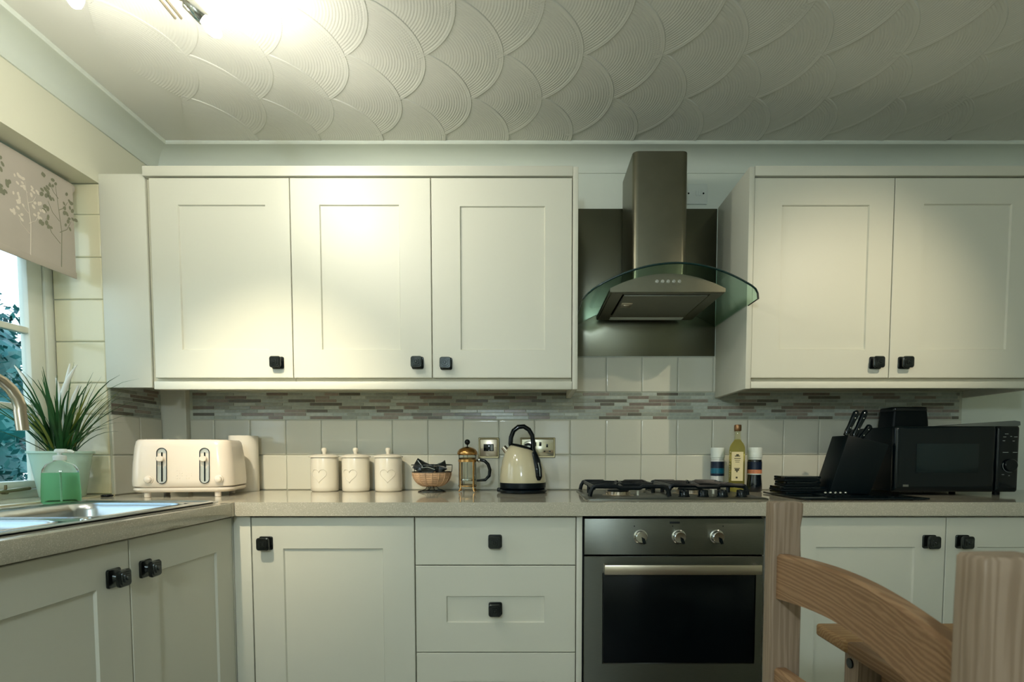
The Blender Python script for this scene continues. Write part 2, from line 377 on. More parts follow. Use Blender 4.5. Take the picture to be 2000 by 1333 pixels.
# ------------------------------------------------------------------ windows
def window_1():
    t = thing('window_1', None, None, (XL-0.2, (WY0+WY1)/2, WZ0)); t['kind'] = 'structure'
    X0, X1 = XL-0.235, XL-0.185
    b = bm_()
    box(b, X0, X1, WY0-0.0005, WY0-0.038, WZ0, WZ1, 0.003); box(b, X0, X1, WY1, WY1+0.038, WZ0, WZ1, 0.003)
    box(b, X0, X1, WY0-0.038, WY1+0.038, WZ0, WZ0+0.03, 0.003); box(b, X0, X1, WY0-0.038, WY1+0.038, WZ1-0.04, WZ1, 0.003)
    box(b, X0, X1, -0.98, -1.04, WZ0+0.03, WZ1-0.04, 0.003)
    finish('frame', b, 'upvc', t)
    for ya, yb in ((WY0-0.040, -0.978), (-1.042, WY1+0.040)):
        s = bm_(); a0, a1 = X0+0.008, X1-0.006; za, zb = WZ0+0.032, WZ1-0.042
        box(s, a0, a1, ya, ya-0.062, za, zb, 0.006); box(s, a0, a1, yb+0.062, yb, za, zb, 0.006)
        box(s, a0, a1, ya-0.062, yb+0.062, za, za+0.03, 0.006); box(s, a0, a1, ya-0.062, yb+0.062, zb-0.06, zb, 0.006)
        sash = finish('sash', s, 'upvc', t)
        for zc in (1.217, 1.485, 1.753):
            q = bm_(); box(q, a0+0.004, a1-0.004, ya-0.061, yb+0.061, zc-0.011, zc+0.011, 0.004); finish('glazing_bar', q, 'upvc', sash)
        levels = [za+0.03, 1.206, 1.228, 1.474, 1.496, 1.742, 1.764, zb-0.06]
        for k in range(0, 8, 2):
            q = bm_(); box(q, (a0+a1)/2-0.002, (a0+a1)/2+0.002, ya-0.061, yb+0.061, levels[k], levels[k+1]); finish('pane', q, 'pane', sash, 0)
    b = bm_(); box(b, XL-0.1845, XL+0.012, WY0-0.004, WY1+0.001, WZ0-0.0015, WZ0+0.0045, 0.002); finish('sill', b, 'tilejamb', t)
    b = bm_()   # casement stay on the lower rail
    xs = X1+0.004
    box(b, xs-0.010, xs+0.004, -0.66, -0.74, 0.925, 0.940, 0.003); tube(b, [(xs+0.006, -0.70, 0.932), (xs+0.012, -0.62, 0.930), (xs+0.010, -0.52, 0.934), (xs+0.006, -0.47, 0.936)], [0.005, 0.005, 0.007, 0.006], 8)
    cyl(b, (xs-0.004, -0.56, 0.928), (xs+0.012, -0.56, 0.928), 0.007, seg=10); cyl(b, (xs+0.008, -0.56, 0.93), (xs+0.008, -0.56, 0.952), 0.004, seg=8)
    finish('window_stay', b, 'bronze', t)
window_1()
def window_2():
    t = thing('window_2', None, None, (0.45, YF-0.06, 0.85)); t['kind'] = 'structure'
    b = bm_()
    for x0, x1, z0, z1 in ((0.15, 0.19, 0.85, 1.5), (0.51, 0.55, 0.85, 1.5), (0.19, 0.51, 0.85, 0.89), (0.19, 0.51, 1.46, 1.5), (0.19, 0.51, 1.18, 1.20)):
        box(b, x0, x1, YF-0.09, YF-0.03, z0, z1)
    finish('frame', b, 'upvc', t, 0)
    for z0, z1 in ((0.89, 1.18), (1.20, 1.46)):
        b = bm_(); box(b, 0.19, 0.51, YF-0.062, YF-0.058, z0, z1); finish('pane', b, 'pane', t, 0)
window_2()

# ------------------------------------------------------------------ cabinets
def ring3(F, r2, n): return [F(u, v, n) for u, v in r2]
def slab(b, F, u0, u1, v0, v1, t=0.018, inner=None):
    """F(u,v,n) maps door coordinates to the world, n = outwards"""
    e = 0.0018
    rs = [ring3(F, rect(u0, u1, v0, v1), 0.0), ring3(F, rect(u0, u1, v0, v1), t-e), ring3(F, rect(u0+e, u1-e, v0+e, v1-e), t)]
    if inner:
        a0, a1, c0, c1 = inner; s = 0.003
        rs += [ring3(F, rect(a0, a1, c0, c1), t), ring3(F, rect(a0+s, a1-s, c0+s, c1-s), t-0.0065)]
    stack(b, rs)
def knob_bm(b, F, u, v, t=0.018):
    def rr(s, r): return rrect(u, v, s, s, r, 3)
    stack(b, [ring3(F, rr(0.044, .006), t), ring3(F, rr(0.044, .006), t+0.003), ring3(F, rr(0.040, .005), t+0.005),
              ring3(F, rr(0.020, .005), t+0.006), ring3(F, rr(0.016, .005), t+0.012), ring3(F, rr(0.030, .006), t+0.019), ring3(F, rr(0.040, .008), t+0.022),
              ring3(F, rr(0.041, .008), t+0.027), ring3(F, rr(0.036, .006), t+0.030), ring3(F, rr(0.030, .005), t+0.030), ring3(F, rr(0.028, .004), t+0.0325),
              ring3(F, rr(0.020, .003), t+0.0325), ring3(F, rr(0.018, .003), t+0.035), ring3(F, rr(0.010, .002), t+0.035), ring3(F, rr(0.007, .002), t+0.038)])
def front_xz(y0): return lambda u, v, n: Vector((u, y0-n, v))          # faces -Y
def front_yz(x0): return lambda u, v, n: Vector((x0+n, u, v))          # faces +X
def door(parent, F, u0, u1, v0, v1, inner=None, knob=None, name='door'):
    b = bm_(); slab(b, F, u0, u1, v0, v1, 0.018, inner); d = finish(name, b, 'cabinet', parent, 30)
    if knob:
        b = bm_(); knob_bm(b, F, *knob); finish('knob', b, 'pewter', d, 35)
    return d
FU = front_xz(-0.322)
UZ0, UZ1 = 1.332, 2.043
def upper(name_label, x0, x1, doors, group):
    t = thing('wall_cabinet', name_label, 'wall cabinet', ((x0+x1)/2, -0.16, UZ0-0.012), 0, group)
    b = bm_(); box(b, x0, x1, -0.0045, -0.320, UZ0-0.012, UZ1+0.003); finish('body', b, 'carcass', t, 0)
    for u0, u1, pin, kn in doors:
        door(t, FU, u0, u1, UZ0, UZ1, pin, kn)
    return t
GU = 'ivory wall cabinets above the worktop'
t = upper('single-door ivory wall cabinet at the left beside the window', -1.386, -0.8635, [(-1.367, -0.8645, (-1.266, -0.951, 1.433, 1.949), (-0.918, 1.386))], GU)
b = bm_(); box(b, XL+0.0006, -1.3875, -0.318, -0.330, 1.298, 2.062, 0.001); finish('filler_panel', b, 'cabinet', t)
t = upper('double-door ivory wall cabinet left of the cooker hood', -0.8615, 0.1525, [(-0.8615, -0.3575, (-0.757, -0.470, 1.433, 1.949), (-0.409, 1.386)), (-0.3545, 0.1515, (-0.252, 0.055, 1.433, 1.944), (-0.305, 1.383))], GU)
b = bm_(); box(b, 0.1545, 0.1735, -0.0045, -0.345, 1.290, 2.080, 0.0015); finish('end_panel', b, 'cabinet', t)
t = upper('double-door ivory wall cabinet right of the cooker hood', 0.805, 1.838, [(0.806, 1.3085, (0.906, 1.221, 1.434, 1.948), (1.258, 1.386)), (1.3115, 1.837, (1.416, 1.733, 1.434, 1.952), (1.363, 1.386))], GU)
b = bm_(); box(b, 1.8395, 1.858, -0.0045, -0.345, 1.292, 2.080, 0.0015); finish('end_panel', b, 'cabinet', t)
b = bm_(); box(b, 0.785, 0.804, -0.0045, -0.345, 1.292, 2.080, 0.0015); finish('end_panel', b, 'cabinet', t)
def rail(x0, x1, z0, z1, label, yb, yf, cat):
    b = bm_(); box(b, x0, x1, yb, yf, z0, z1, 0.0015); o = finish('cabinet_trim_rail', b, 'cabinet'); tag(o, label, cat, 'trim rails along the wall cabinets')
rail(-1.386, 0.1535, 2.048, 2.083, 'long cream top rail along the wall cabinets left of the hood', -0.28, -0.345, 'trim rail')
rail(-1.370, 0.1535, 1.290, 1.3185, 'long cream light rail under the wall cabinets left of the hood', -0.318, -0.345, 'trim rail')
rail(0.8055, 1.8385, 2.049, 2.083, 'cream top rail along the wall cabinet right of the hood', -0.28, -0.345, 'trim rail')
rail(0.8055, 1.8385, 1.294, 1.3185, 'cream light rail under the wall cabinet right of the hood', -0.318, -0.345, 'trim rail')
b = bm_(); box(b, -1.3875, -1.3705, -0.0045, -0.345, 1.290, 1.3185, 0.001); box(b, -1.3875, -1.3872, -0.01, -0.02, 1.29, 1.3)
b.free()

FB = front_xz(-0.577)
BZ0, BZ1 = 0.125, 0.849
GB = 'ivory base cabinets below the worktop'
def base(label, x0, x1, shelf=None):
    t = thing('base_cabinet', label, 'base cabinet', ((x0+x1)/2, -0.3, 0.0), 0, GB)
    b = bm_(); box(b, x0, x1, -0.0045, -0.576, BZ0-0.005, 0.8545); finish('body', b, 'carcass', t, 0)
    b = bm_(); box(b, x0, x1, -0.50, -0.515, 0.0005, BZ0-0.006); finish('plinth', b, 'cabinet', t, 0)
    return t
t = base('single-door ivory base cabinet in the corner with its knob top left', -0.938, -0.374)
b = bm_(); box(b, -0.963, -0.908, -0.5765, -0.594, BZ0, 0.8535, 0.001); finish('corner_post', b, 'cabinet', t)
door(t, FB, -0.904, -0.3765, BZ0, BZ1, (-0.803, -0.478, 0.23, 0.747), (-0.857, 0.765))
t = base('ivory drawer unit between the corner cabinet and the oven', -0.373, 0.171)
b = bm_(); box(b, 0.1515, 0.1705, -0.5765, -0.594, BZ0, 0.8535, 0.001); finish('filler_post', b, 'cabinet', t)
door(t, FB, -0.3725, 0.1485, 0.693, 0.849, None, (-0.113, 0.771), 'drawer')
door(t, FB, -0.3725, 0.1485, 0.4035, 0.690, (-0.273, 0.048, 0.502, 0.590), (-0.113, 0.549), 'drawer')
door(t, FB, -0.3725, 0.1485, BZ0, 0.4005, (-0.273, 0.048, 0.22, 0.305), (-0.113, 0.262), 'drawer')
t = base('double-door ivory base cabinet right of the oven behind the chair', 0.764, 1.838)
door(t, FB, 0.766, 1.3505, BZ0, BZ1, (0.931, 1.252, 0.23, 0.752), (1.297, 0.770))
door(t, FB, 1.3535, 1.837, BZ0, BZ1, (1.455, 1.735, 0.23, 0.752), (1.404, 0.770))
# sink run (faces +X)
FS = front_yz(-0.984)
t = thing('sink_cabinet', 'double-door ivory sink cabinet along the window wall, doors facing right', 'base cabinet', (-1.27, -1.1, 0), 0, GB)
b = bm_(); box(b, XL+0.003, -0.985, -0.60, -0.618, BZ0-0.005, 0.8545); box(b, XL+0.003, -0.985, -1.60, -1.618, BZ0-0.005, 0.8545)
box(b, XL+0.003, -0.985, -0.618, -1.60, BZ0-0.005, BZ0+0.012); box(b, -1.0, -0.985, -0.618, -1.60, 0.80, 0.8545)
finish('body', b, 'carcass', t, 0)
b = bm_(); box(b, -1.05, -1.035, -0.60, -1.618, 0.0005, BZ0-0.006); finish('plinth', b, 'cabinet', t, 0)
door(t, FS, -1.062, -0.598, BZ0, BZ1, (-0.962, -0.690, 0.23, 0.752), (-1.010, 0.768))
door(t, FS, -1.600, -1.065, BZ0, BZ1, (-1.50, -1.168, 0.23, 0.752), (-1.118, 0.768))
b = bm_(); box(b, -0.984, -0.966, -0.5945, -0.576, BZ0, 0.8535, 0.001); finish('corner_fillet', b, 'cabinet', t)
t = thing('base_cabinet', 'ivory base cabinet end nearest the camera on the window side', 'base cabinet', (-1.27, -1.9, 0), 0, GB)
b = bm_(); box(b, XL+0.003, -0.985, -1.62, -2.14, BZ0-0.005, 0.8545); finish('body', b, 'carcass', t, 0)
door(t, FS, -2.13, -1.623, BZ0, BZ1, (-2.03, -1.72, 0.23, 0.752), (-2.06, 0.768))

# ------------------------------------------------------------------ worktops
WT0, WT1 = 0.856, 0.900
b = bm_()
prism(b, [(-0.9435, -0.62), (-0.938, -0.62), (XR-0.0006, -0.62), (XR-0.0006, -0.0045), (XT, -0.0045), (-1.4475, -0.0045), (-1.4475, -0.0345), (XL+0.0035, -0.0345)], 2, WT0, WT1)
es = [e for e in b.edges if abs(e.verts[0].co.y+0.62) < 1e-4 and abs(e.verts[1].co.y+0.62) < 1e-4 and abs(e.verts[0].co.z-e.verts[1].co.z) < 1e-5]
bmesh.ops.bevel(b, geom=es, offset=0.003, segments=2, affect='EDGES')
o = finish('worktop', b, 'quartz', None, 30); tag(o, 'long speckled beige worktop along the back wall under the hob', 'worktop', 'speckled beige worktops')
b = bm_()
box(b, -1.0055, -0.943, -0.64, -2.15, WT0, WT1, 0.002)
prism(b, [(XL+0.0035, -0.036), (-0.9445, -0.6205), (-0.943, -0.6395), (XL+0.0035, -0.6395)], 2, WT0, WT1)
box(b, XL+0.0035, -1.405, -0.6395, -2.15, WT0, WT1); box(b, -1.405, -1.0055, -1.555, -2.15, WT0, WT1)
o = finish('worktop', b, 'quartz', None, 30); tag(o, 'speckled beige worktop holding the sink along the window wall', 'worktop', 'speckled beige worktops')

# ------------------------------------------------------------------ sink and tap
t = thing('kitchen_sink', 'inset stainless steel sink with two bowls below the window', 'sink', (-1.2, -1.09, 0.9))
X0, X1, Y0, Y1 = -1.42, -0.991, -0.628, -1.57
bowls = [(-1.375, -1.040, -0.690, -1.085, 0.055), (-1.375, -1.040, -1.150, -1.330, 0.045)]
b = bm_(); zt = 0.9035
def plate(xa, xb, ya, yb): box(b, xa, xb, ya, yb, 0.9006, zt)
plate(X0, -1.375, Y0, Y1); plate(-1.040, X1, Y0, Y1); plate(-1.375, -1.040, Y0, -0.690); plate(-1.375, -1.040, -1.085, -1.150); plate(-1.375, -1.040, -1.330, Y1)
for k in range(5): box(b, -1.36+k*0.07, -1.345+k*0.07, -1.36, -1.54, zt, zt+0.002, 0.0008)
finish('drainer_plate', b, 'sinksteel', t)
b = bm_(); p = rrect((X0+X1)/2, (Y0+Y1)/2, X1-X0, Y0-Y1, 0.03, 5)
q = rrect((X0+X1)/2, (Y0+Y1)/2, X1-X0-0.012, Y0-Y1-0.012, 0.026, 5)
q2 = rrect((X0+X1)/2, (Y0+Y1)/2, X1-X0-0.026, Y0-Y1-0.026, 0.02, 5)
stack(b, [[(x, y, 0.9007) for x, y in p], [(x, y, 0.9052) for x, y in p], [(x, y, 0.9072) for x, y in q], [(x, y, 0.9037) for x, y in q2]], False, False)
finish('rolled_rim', b, 'sinksteel', t)
for xa, xb, ya, yb, r in bowls:
    b = bm_(); cx_, cy_ = (xa+xb)/2, (ya+yb)/2; w_, h_ = xb-xa, ya-yb
    rs = []
    for ins, z in ((-0.003, zt+0.0002), (-0.001, zt+0.0022), (0.004, zt), (0.012, zt-0.02), (0.016, 0.80), (0.022, 0.775), (0.04, 0.762), (w_*0.35, 0.758)):
        rs.append([(x, y, z) for x, y in rrect(cx_, cy_, w_-2*ins, h_-2*ins, max(0.004, r-ins*0.4), 5)])
    stack(b, rs, False, True); bw = finish('bowl', b, 'sinksteel', t, 60)
    b = bm_(); lathe(b, cx_, cy_, [(0.032, 0.7582), (0.034, 0.761), (0.026, 0.7615), (0.02, 0.7595)], 20, False, True); finish('drain', b, 'chrome', bw)
b = bm_(); lathe(b, -1.02, -1.12, [(0.013, zt), (0.013, zt+0.003), (0.010, zt+0.004), (0.006, zt+0.002)], 16, False, True); finish('overflow_ring', b, 'chrome', t)
t = thing('kitchen_tap', 'brushed nickel swan-neck tap arching over the sink', 'tap', (-1.40, -1.12, zt))
b = bm_(); lathe(b, -1.391, -1.12, [(0.0152, zt+0.0003), (0.0152, zt+0.006), (0.0150, zt+0.012), (0.0150, zt+0.06), (0.0140, zt+0.07)], 20); finish('base', b, 'nickel', t)
ux, uy = 0.484, 0.855; R_ = 0.092
pts = [(-1.391, -1.12, zt+0.06), (-1.391, -1.12, 1.05), (-1.391, -1.12, 1.165)]
for a in range(170, -11, -15):
    r = R_*(1+math.cos(rad(a))); pts.append((-1.391+ux*r, -1.12+uy*r, 1.165+R_*1.0*math.sin(rad(max(a, 0)))+ (0 if a >= 0 else 0)))
pts.append((-1.391+ux*2*R_+0.003, -1.12+uy*2*R_, 1.115))
b = bm_(); tube(b, pts, 0.0135, 16); finish('spout', b, 'nickel', t, 60)
b = bm_(); cyl(b, (-1.391, -1.133, 0.955), (-1.375, -1.175, 0.965), 0.007, 0.005); finish('lever', b, 'nickel', t)

# ------------------------------------------------------------------ oven
t = thing('built_in_oven', 'stainless steel built-in oven with black glass door under the hob', 'oven', (0.467, -0.3, 0.12))
b = bm_(); box(b, 0.1745, 0.7605, -0.0045, -0.57, 0.13, 0.8535); finish('casing', b, 'darkgap', t, 0)
b = bm_(); box(b, 0.176, 0.759, -0.571, -0.600, 0.7275, 0.8455, 0.002); fa = finish('control_panel', b, 'steel', t)
b = bm_(); box(b, 0.452, 0.485, -0.6000, -0.6008, 0.829, 0.836, 0.0003); finish('badge', b, 'darkgap', fa)
for kx in (0.358, 0.482, 0.605):
    b = bm_()
    def kr(r, n): return [(kx+r*math.cos(2*PI*k/24), n, 0.787+r*math.sin(2*PI*k/24)) for k in range(24)]
    stack(b, [kr(0.023, -0.6002), kr(0.023, -0.603), kr(0.0195, -0.605), kr(0.0185, -0.622), kr(0.0165, -0.624)]); k_ = finish('knob', b, 'chrome', fa)
    b = bm_()
    prism(b, [(kx-0.001, 0.789), (kx+0.009, 0.784), (kx+0.014, 0.768), (kx+0.006, 0.766), (kx+0.001, 0.775)], 1, -0.6235, -0.627); finish('knob_grip', b, 'black', k_)
    b = bm_(); dx = 0.020 if kx > 0.6 else -0.020; cyl(b, (kx+dx, -0.6001, 0.821), (kx+dx, -0.6006, 0.821), 0.0022, seg=8)
    finish('control_mark', b, 'darkgap', fa)
b = bm_(); slab(b, front_xz(-0.572), 0.176, 0.759, 0.135, 0.722, 0.028, (0.236, 0.736, 0.366, 0.668)); dr = finish('oven_door', b, 'steel', t, 30)
b = bm_(); box(b, 0.2395, 0.7325, -0.5936, -0.5985, 0.3695, 0.6645, 0.001); finish('window_glass', b, 'ovenglass', dr)
b = bm_(); box(b, 0.236, 0.736, -0.636, -0.648, 0.671, 0.703, 0.003); box(b, 0.238, 0.250, -0.6002, -0.637, 0.674, 0.700, 0.001); box(b, 0.722, 0.734, -0.6002, -0.637, 0.674, 0.700, 0.001)
finish('handle', b, 'nickel', dr)

# ------------------------------------------------------------------ hob
HZ = 0.9005
t = thing('gas_hob', 'stainless steel four-burner gas hob with black pan supports', 'hob', (0.497, -0.31, HZ))
b = bm_(); rs = []
for ins, z in ((0, HZ), (0, HZ+0.003), (0.006, HZ+0.006), (0.012, HZ+0.0065)):
    rs.append([(x, y, z) for x, y in rrect(0.497, -0.315, 0.612-2*ins, 0.44-2*ins, 0.012, 4)])
stack(b, rs); finish('hob_plate', b, 'steel', t)
TP = HZ+0.0065
for i, (bx, by, r) in enumerate(((0.315, -0.405, 0.042), (0.345, -0.215, 0.036), (0.60, -0.31, 0.050), (0.63, -0.185, 0.030))):
    b = bm_(); lathe(b, bx, by, [(r*1.35, TP), (r*1.3, TP+0.002), (r, TP+0.003), (r, TP+0.014), (r*0.95, TP+0.015)], 32)
    for k in range(24):
        a = 2*PI*k/24; cyl(b, (bx+r*0.99*math.cos(a), by+r*0.99*math.sin(a), TP+0.004), (bx+r*1.03*math.cos(a), by+r*1.03*math.sin(a), TP+0.013), 0.0016, seg=5)
    bn = finish('burner', b, 'nickel', t)
    b = bm_(); lathe(b, bx, by, [(r*0.9, TP+0.0152), (r*0.92, TP+0.019), (r*0.8, TP+0.021)], 28); finish('burner_cap', b, 'castiron', bn)
for i, kx in enumerate((0.532, 0.598, 0.664, 0.730)):
    b = bm_(); lathe(b, kx, -0.475, [(0.0195, TP), (0.0195, TP+0.003), (0.0175, TP+0.004), (0.0165, TP+0.021), (0.0150, TP+0.023)], 24)
    box(b, kx-0.002, kx+0.002, -0.49, -0.46, TP+0.0228, TP+0.0245, 0.0005); finish('hob_knob', b, 'black', t)
def grate(x0, x1, y0, y1, burners):
    b = bm_(); zt_ = TP+0.036; r = 0.0055
    def bar(pts, rr=0.0062): tube(b, pts, rr, 6, flat=(1.3, 0.85))
    # perimeter feet and stepped top bars
    for ya in (y0, y1):
        bar([(x0, ya, TP+0.002), (x0+0.004, ya, TP+0.02), (x0+0.012, ya, zt_-0.002), (x0+0.022, ya, zt_), ((x0+x1)/2-0.045, ya, zt_), ((x0+x1)/2-0.035, ya, zt_-0.005), ((x0+x1)/2+0.035, ya, zt_-0.005), ((x0+x1)/2+0.045, ya, zt_), (x1-0.022, ya, zt_), (x1-0.012, ya, zt_-0.002), (x1-0.004, ya, TP+0.02), (x1, ya, TP+0.002)])
    for xa in (x0+0.016, x1-0.016):
        bar([(xa, y0, zt_-0.004), (xa, y1, zt_-0.004)])
        bar([(xa, (y0+y1)/2, TP+0.001), (xa, (y0+y1)/2, zt_-0.004)])
    ym = (y0+y1)/2; bar([(x0+0.016, ym, zt_-0.003), (x1-0.016, ym, zt_-0.003)])
    for bx, by, rr in burners:
        for a in (0, 90, 180, 270):
            c, s = math.cos(rad(a)), math.sin(rad(a)); ex = (x1-0.016) if c > .5 else (x0+0.016); ey = (y0 if s > .5 else y1)
            if abs(c) > .5: p0 = (ex, by, zt_-0.004); p1 = (bx+c*rr*0.45, by, zt_+0.001)
            else:
                near = min((y0, y1, ym), key=lambda v: abs(v-(by+s*0.08))); p0 = (bx, near, zt_-0.004); p1 = (bx, by+s*rr*0.45, zt_+0.001)
            mid = tuple((u*0.3+v*0.7) for u, v in zip(p0, p1)); bar([p0, (mid[0], mid[1], zt_+0.002), p1], 0.0048)
    return finish('pan_support', b, 'castiron', t)
grate(0.205, 0.478, -0.125, -0.49, [(0.315, -0.405, 0.042), (0.345, -0.215, 0.036)])
grate(0.488, 0.770, -0.125, -0.425, [(0.60, -0.31, 0.05), (0.63, -0.185, 0.03)])
for bx, by in ((0.385, -0.41), (0.68, -0.33)):
    b = bm_(); cyl(b, (bx, by, TP), (bx, by, TP+0.016), 0.004, seg=8); finish('spark_igniter', b, 'whiteplastic', t)

# ------------------------------------------------------------------ steel splashback and hood
b = bm_(); box(b, 0.175, 0.783, -0.0026, -0.0042, 1.468, 2.078, 0.0003); o = finish('steel_splashback', b, 'steelsplash'); tag(o, 'brushed steel splashback panel on the wall behind the cooker hood', 'splashback')
HX = 0.486
t = thing('cooker_hood', 'stainless steel chimney cooker hood with curved glass canopy', 'cooker hood', (HX, -0.2, 1.6))
b = bm_()
pr = rrect(HX, -0.1345, 0.205, 0.259, 0.022, 6)
stack(b, [[(x, y, 1.62) for x, y in pr], [(x, y, 2.176) for x, y in pr]]); finish('chimney', b, 'steelv', t, 60)
for k in range(2):      # folded corner flashes of the inner telescopic sleeve
    pass
def arch(x): return 1.594+0.094*(1-((x-HX)/0.303)**2)
N = 28
def front_y(x):
    u = abs((x-HX)/0.303); return -0.515+0.03*u*u + (0.05*((u-0.86)/0.14)**2 if u > 0.86 else 0)
b = bm_(); g = []
for i in range(N+1):
    x = HX-0.303+0.606*i/N; yf = front_y(x); ro = []
    for j in range(9): ro.append((x, -0.006+(yf+0.006)*j/8, arch(x)))
    g.append(ro)
T = [[b.verts.new(p) for p in r] for r in g]; U = [[b.verts.new((p[0], p[1], p[2]-0.006)) for p in r] for r in g]
for i in range(N):
    for j in range(8):
        b.faces.new((T[i][j], T[i+1][j], T[i+1][j+1], T[i][j+1])); b.faces.new((U[i][j], U[i][j+1], U[i+1][j+1], U[i+1][j]))
    b.faces.new((T[i][8], T[i+1][8], U[i+1][8], U[i][8])); b.faces.new((T[i][0], U[i][0], U[i+1][0], T[i+1][0]))
for j in range(8):
    b.faces.new((T[0][j], T[0][j+1], U[0][j+1], U[0][j])); b.faces.new((T[N][j], U[N][j], U[N][j+1], T[N][j+1]))
gl = finish('glass_canopy', b, 'hoodglass', t, 50)
b = bm_(); tube(b, [(HX-0.303+0.606*i/40, front_y(HX-0.303+0.606*i/40)-0.001, arch(HX-0.303+0.606*i/40)-0.003) for i in range(41)], 0.0034, 8); finish('polished_edge', b, 'glassedge', gl)
BX0, BX1, BYF, BYB, BZ = 0.272, 0.664, -0.47, -0.075, 1.604
b = bm_(); rs = []
K = 20
for y in (BYB, BYF):
    top = [(BX1-(BX1-BX0)*k/K, y, BZ+0.012+0.049*(1-(2*k/K-1)**2)) for k in range(K+1)]
    rs.append(top+[(BX0, y, BZ), (BX1, y, BZ)])
stack(b, rs); bd = finish('fan_housing', b, 'steelv', t, 30)
b = bm_(); slab(b, lambda u, v, n: Vector((u, v, BZ-n)), BX0+0.004, BX1-0.004, BYF+0.002, BYB-0.002, 0.003, (BX0+0.045, BX1-0.045, BYF+0.02, BYB-0.075)); un = finish('underside_panel', b, 'steelv', t, 30)
b = bm_(); box(b, BX0+0.052, BX1-0.052, BYF+0.026, BYB-0.082, BZ-0.0075, BZ+0.0005, 0.001); fl = finish('grease_filter', b, 'mesh', t)
b = bm_(); box(b, BX0+0.058, BX0+0.098, -0.36, -0.30, BZ-0.0095, BZ-0.0070, 0.001); box(b, BX0+0.068, BX0+0.088, -0.34, -0.325, BZ-0.0125, BZ-0.009, 0.001); finish('filter_latch', b, 'nickel', fl)
b = bm_(); box(b, BX0+0.05, BX1-0.05, BYB-0.018, BYB-0.055, BZ-0.006, BZ-0.0028, 0.001); finish('lamp_cover', b, 'whiteplastic', t)
for k in range(5):
    b = bm_(); x = 0.430+k*0.019; cyl(b, (x, BYF+0.001, 1.638), (x, BYF-0.004, 1.638), 0.0058, seg=14); cyl(b, (x, BYF-0.004, 1.638), (x, BYF-0.006, 1.638), 0.003, seg=10); finish('push_button', b, 'chrome', bd)

# ------------------------------------------------------------------ electrical plates
def plate_frame(b, x0, x1, z0, z1, y=-0.0095):
    w_, h_ = x1-x0, z1-z0; cx_, cz_ = (x0+x1)/2, (z0+z1)/2
    stack(b, [[(u, y-n, v) for u, v in rrect(cx_, cz_, w_-2*i, h_-2*i, 0.003, 2)] for i, n in ((0, 0), (0, 0.004), (0.002, 0.0065), (0.006, 0.0065), (0.008, 0.005))])
t = thing('wall_switch', 'single square brass switch plate between cafetiere and kettle', 'switch', (-0.1755, -0.0095, 1.08))
b = bm_(); plate_frame(b, -0.2195, -0.1315, 1.036, 1.124); finish('frame', b, 'bronze', t)
b = bm_(); box(b, -0.211, -0.140, -0.0142, -0.0165, 1.0445, 1.1155, 0.001); finish('plate', b, 'nickel', t)
b = bm_(); box(b, -0.197, -0.154, -0.0165, -0.0195, 1.066, 1.096, 0.001); rk = finish('rocker', b, 'black', t)
b = bm_(); box(b, -0.167, -0.157, -0.0195, -0.0215, 1.069, 1.093, 0.0008); finish('rocker_tip', b, 'lightgrey', rk)
for x in (-0.204, -0.147):
    b = bm_(); cyl(b, (x, -0.0164, 1.081), (x, -0.0175, 1.081), 0.0035, seg=10); finish('screw', b, 'bronze', t)
t = thing('double_socket', 'brass-framed double socket plate behind the kettle', 'socket', (0.033, -0.0095, 1.08))
b = bm_(); plate_frame(b, -0.042, 0.108, 1.038, 1.124); finish('frame', b, 'bronze', t)
b = bm_(); box(b, -0.034, 0.100, -0.0142, -0.0165, 1.046, 1.116, 0.001); finish('plate', b, mat('polished_plate', (225, 220, 200), 0.15, 0.9), t)
b = bm_(); box(b, 0.069, 0.077, -0.0165, -0.0172, 1.082, 1.096, 0.0003); box(b, 0.058, 0.066, -0.0165, -0.0172, 1.062, 1.068, 0.0003); box(b, 0.080, 0.088, -0.0165, -0.0172, 1.062, 1.068, 0.0003); finish('pin_holes', b, 'black', t)
for x in (0.022, 0.044):
    b = bm_(); box(b, x-0.005, x+0.005, -0.0165, -0.0195, 1.088, 1.104, 0.001); finish('rocker', b, 'black', t)
t = thing('mains_plug', 'round black plug in the left socket behind the kettle handle', 'plug', (-0.008, -0.017, 1.075))
b = bm_(); 
def kr2(r, n): return [(-0.006+r*math.cos(2*PI*k/24), n, 1.077+r*math.sin(2*PI*k/24)) for k in range(24)]
stack(b, [kr2(0.023, -0.0168), kr2(0.023, -0.034), kr2(0.019, -0.038)]); finish('plug_body', b, 'black', t)
b = bm_(); stack(b, [kr2(0.0125, -0.0381), kr2(0.0125, -0.040), kr2(0.010, -0.041)]); finish('plug_disc', b, 'whiteplastic', t)
t = thing('wall_socket', 'white fused wall outlet high on the wall right of the chimney', 'socket', (0.70, -0.0045, 2.135))
b = bm_(); stack(b, [[(u, -0.0022-n, v) for u, v in rrect(0.672, 2.136, 0.136-2*i, 0.082-2*i, 0.004, 2)] for i, n in ((0, 0), (0, 0.007), (0.003, 0.009))]); pf = finish('plate', b, 'whiteplastic', t)
for x in (0.722, 0.660):
    b = bm_(); cyl(b, (x, -0.0112, 2.137), (x, -0.0125, 2.137), 0.0035, seg=10); finish('screw', b, 'black', t)
for x in (0.694, 0.706):
    b = bm_(); box(b, x-0.004, x+0.004, -0.0112, -0.014, 2.128, 2.148, 0.001); finish('rocker', b, 'whiteplastic', t)

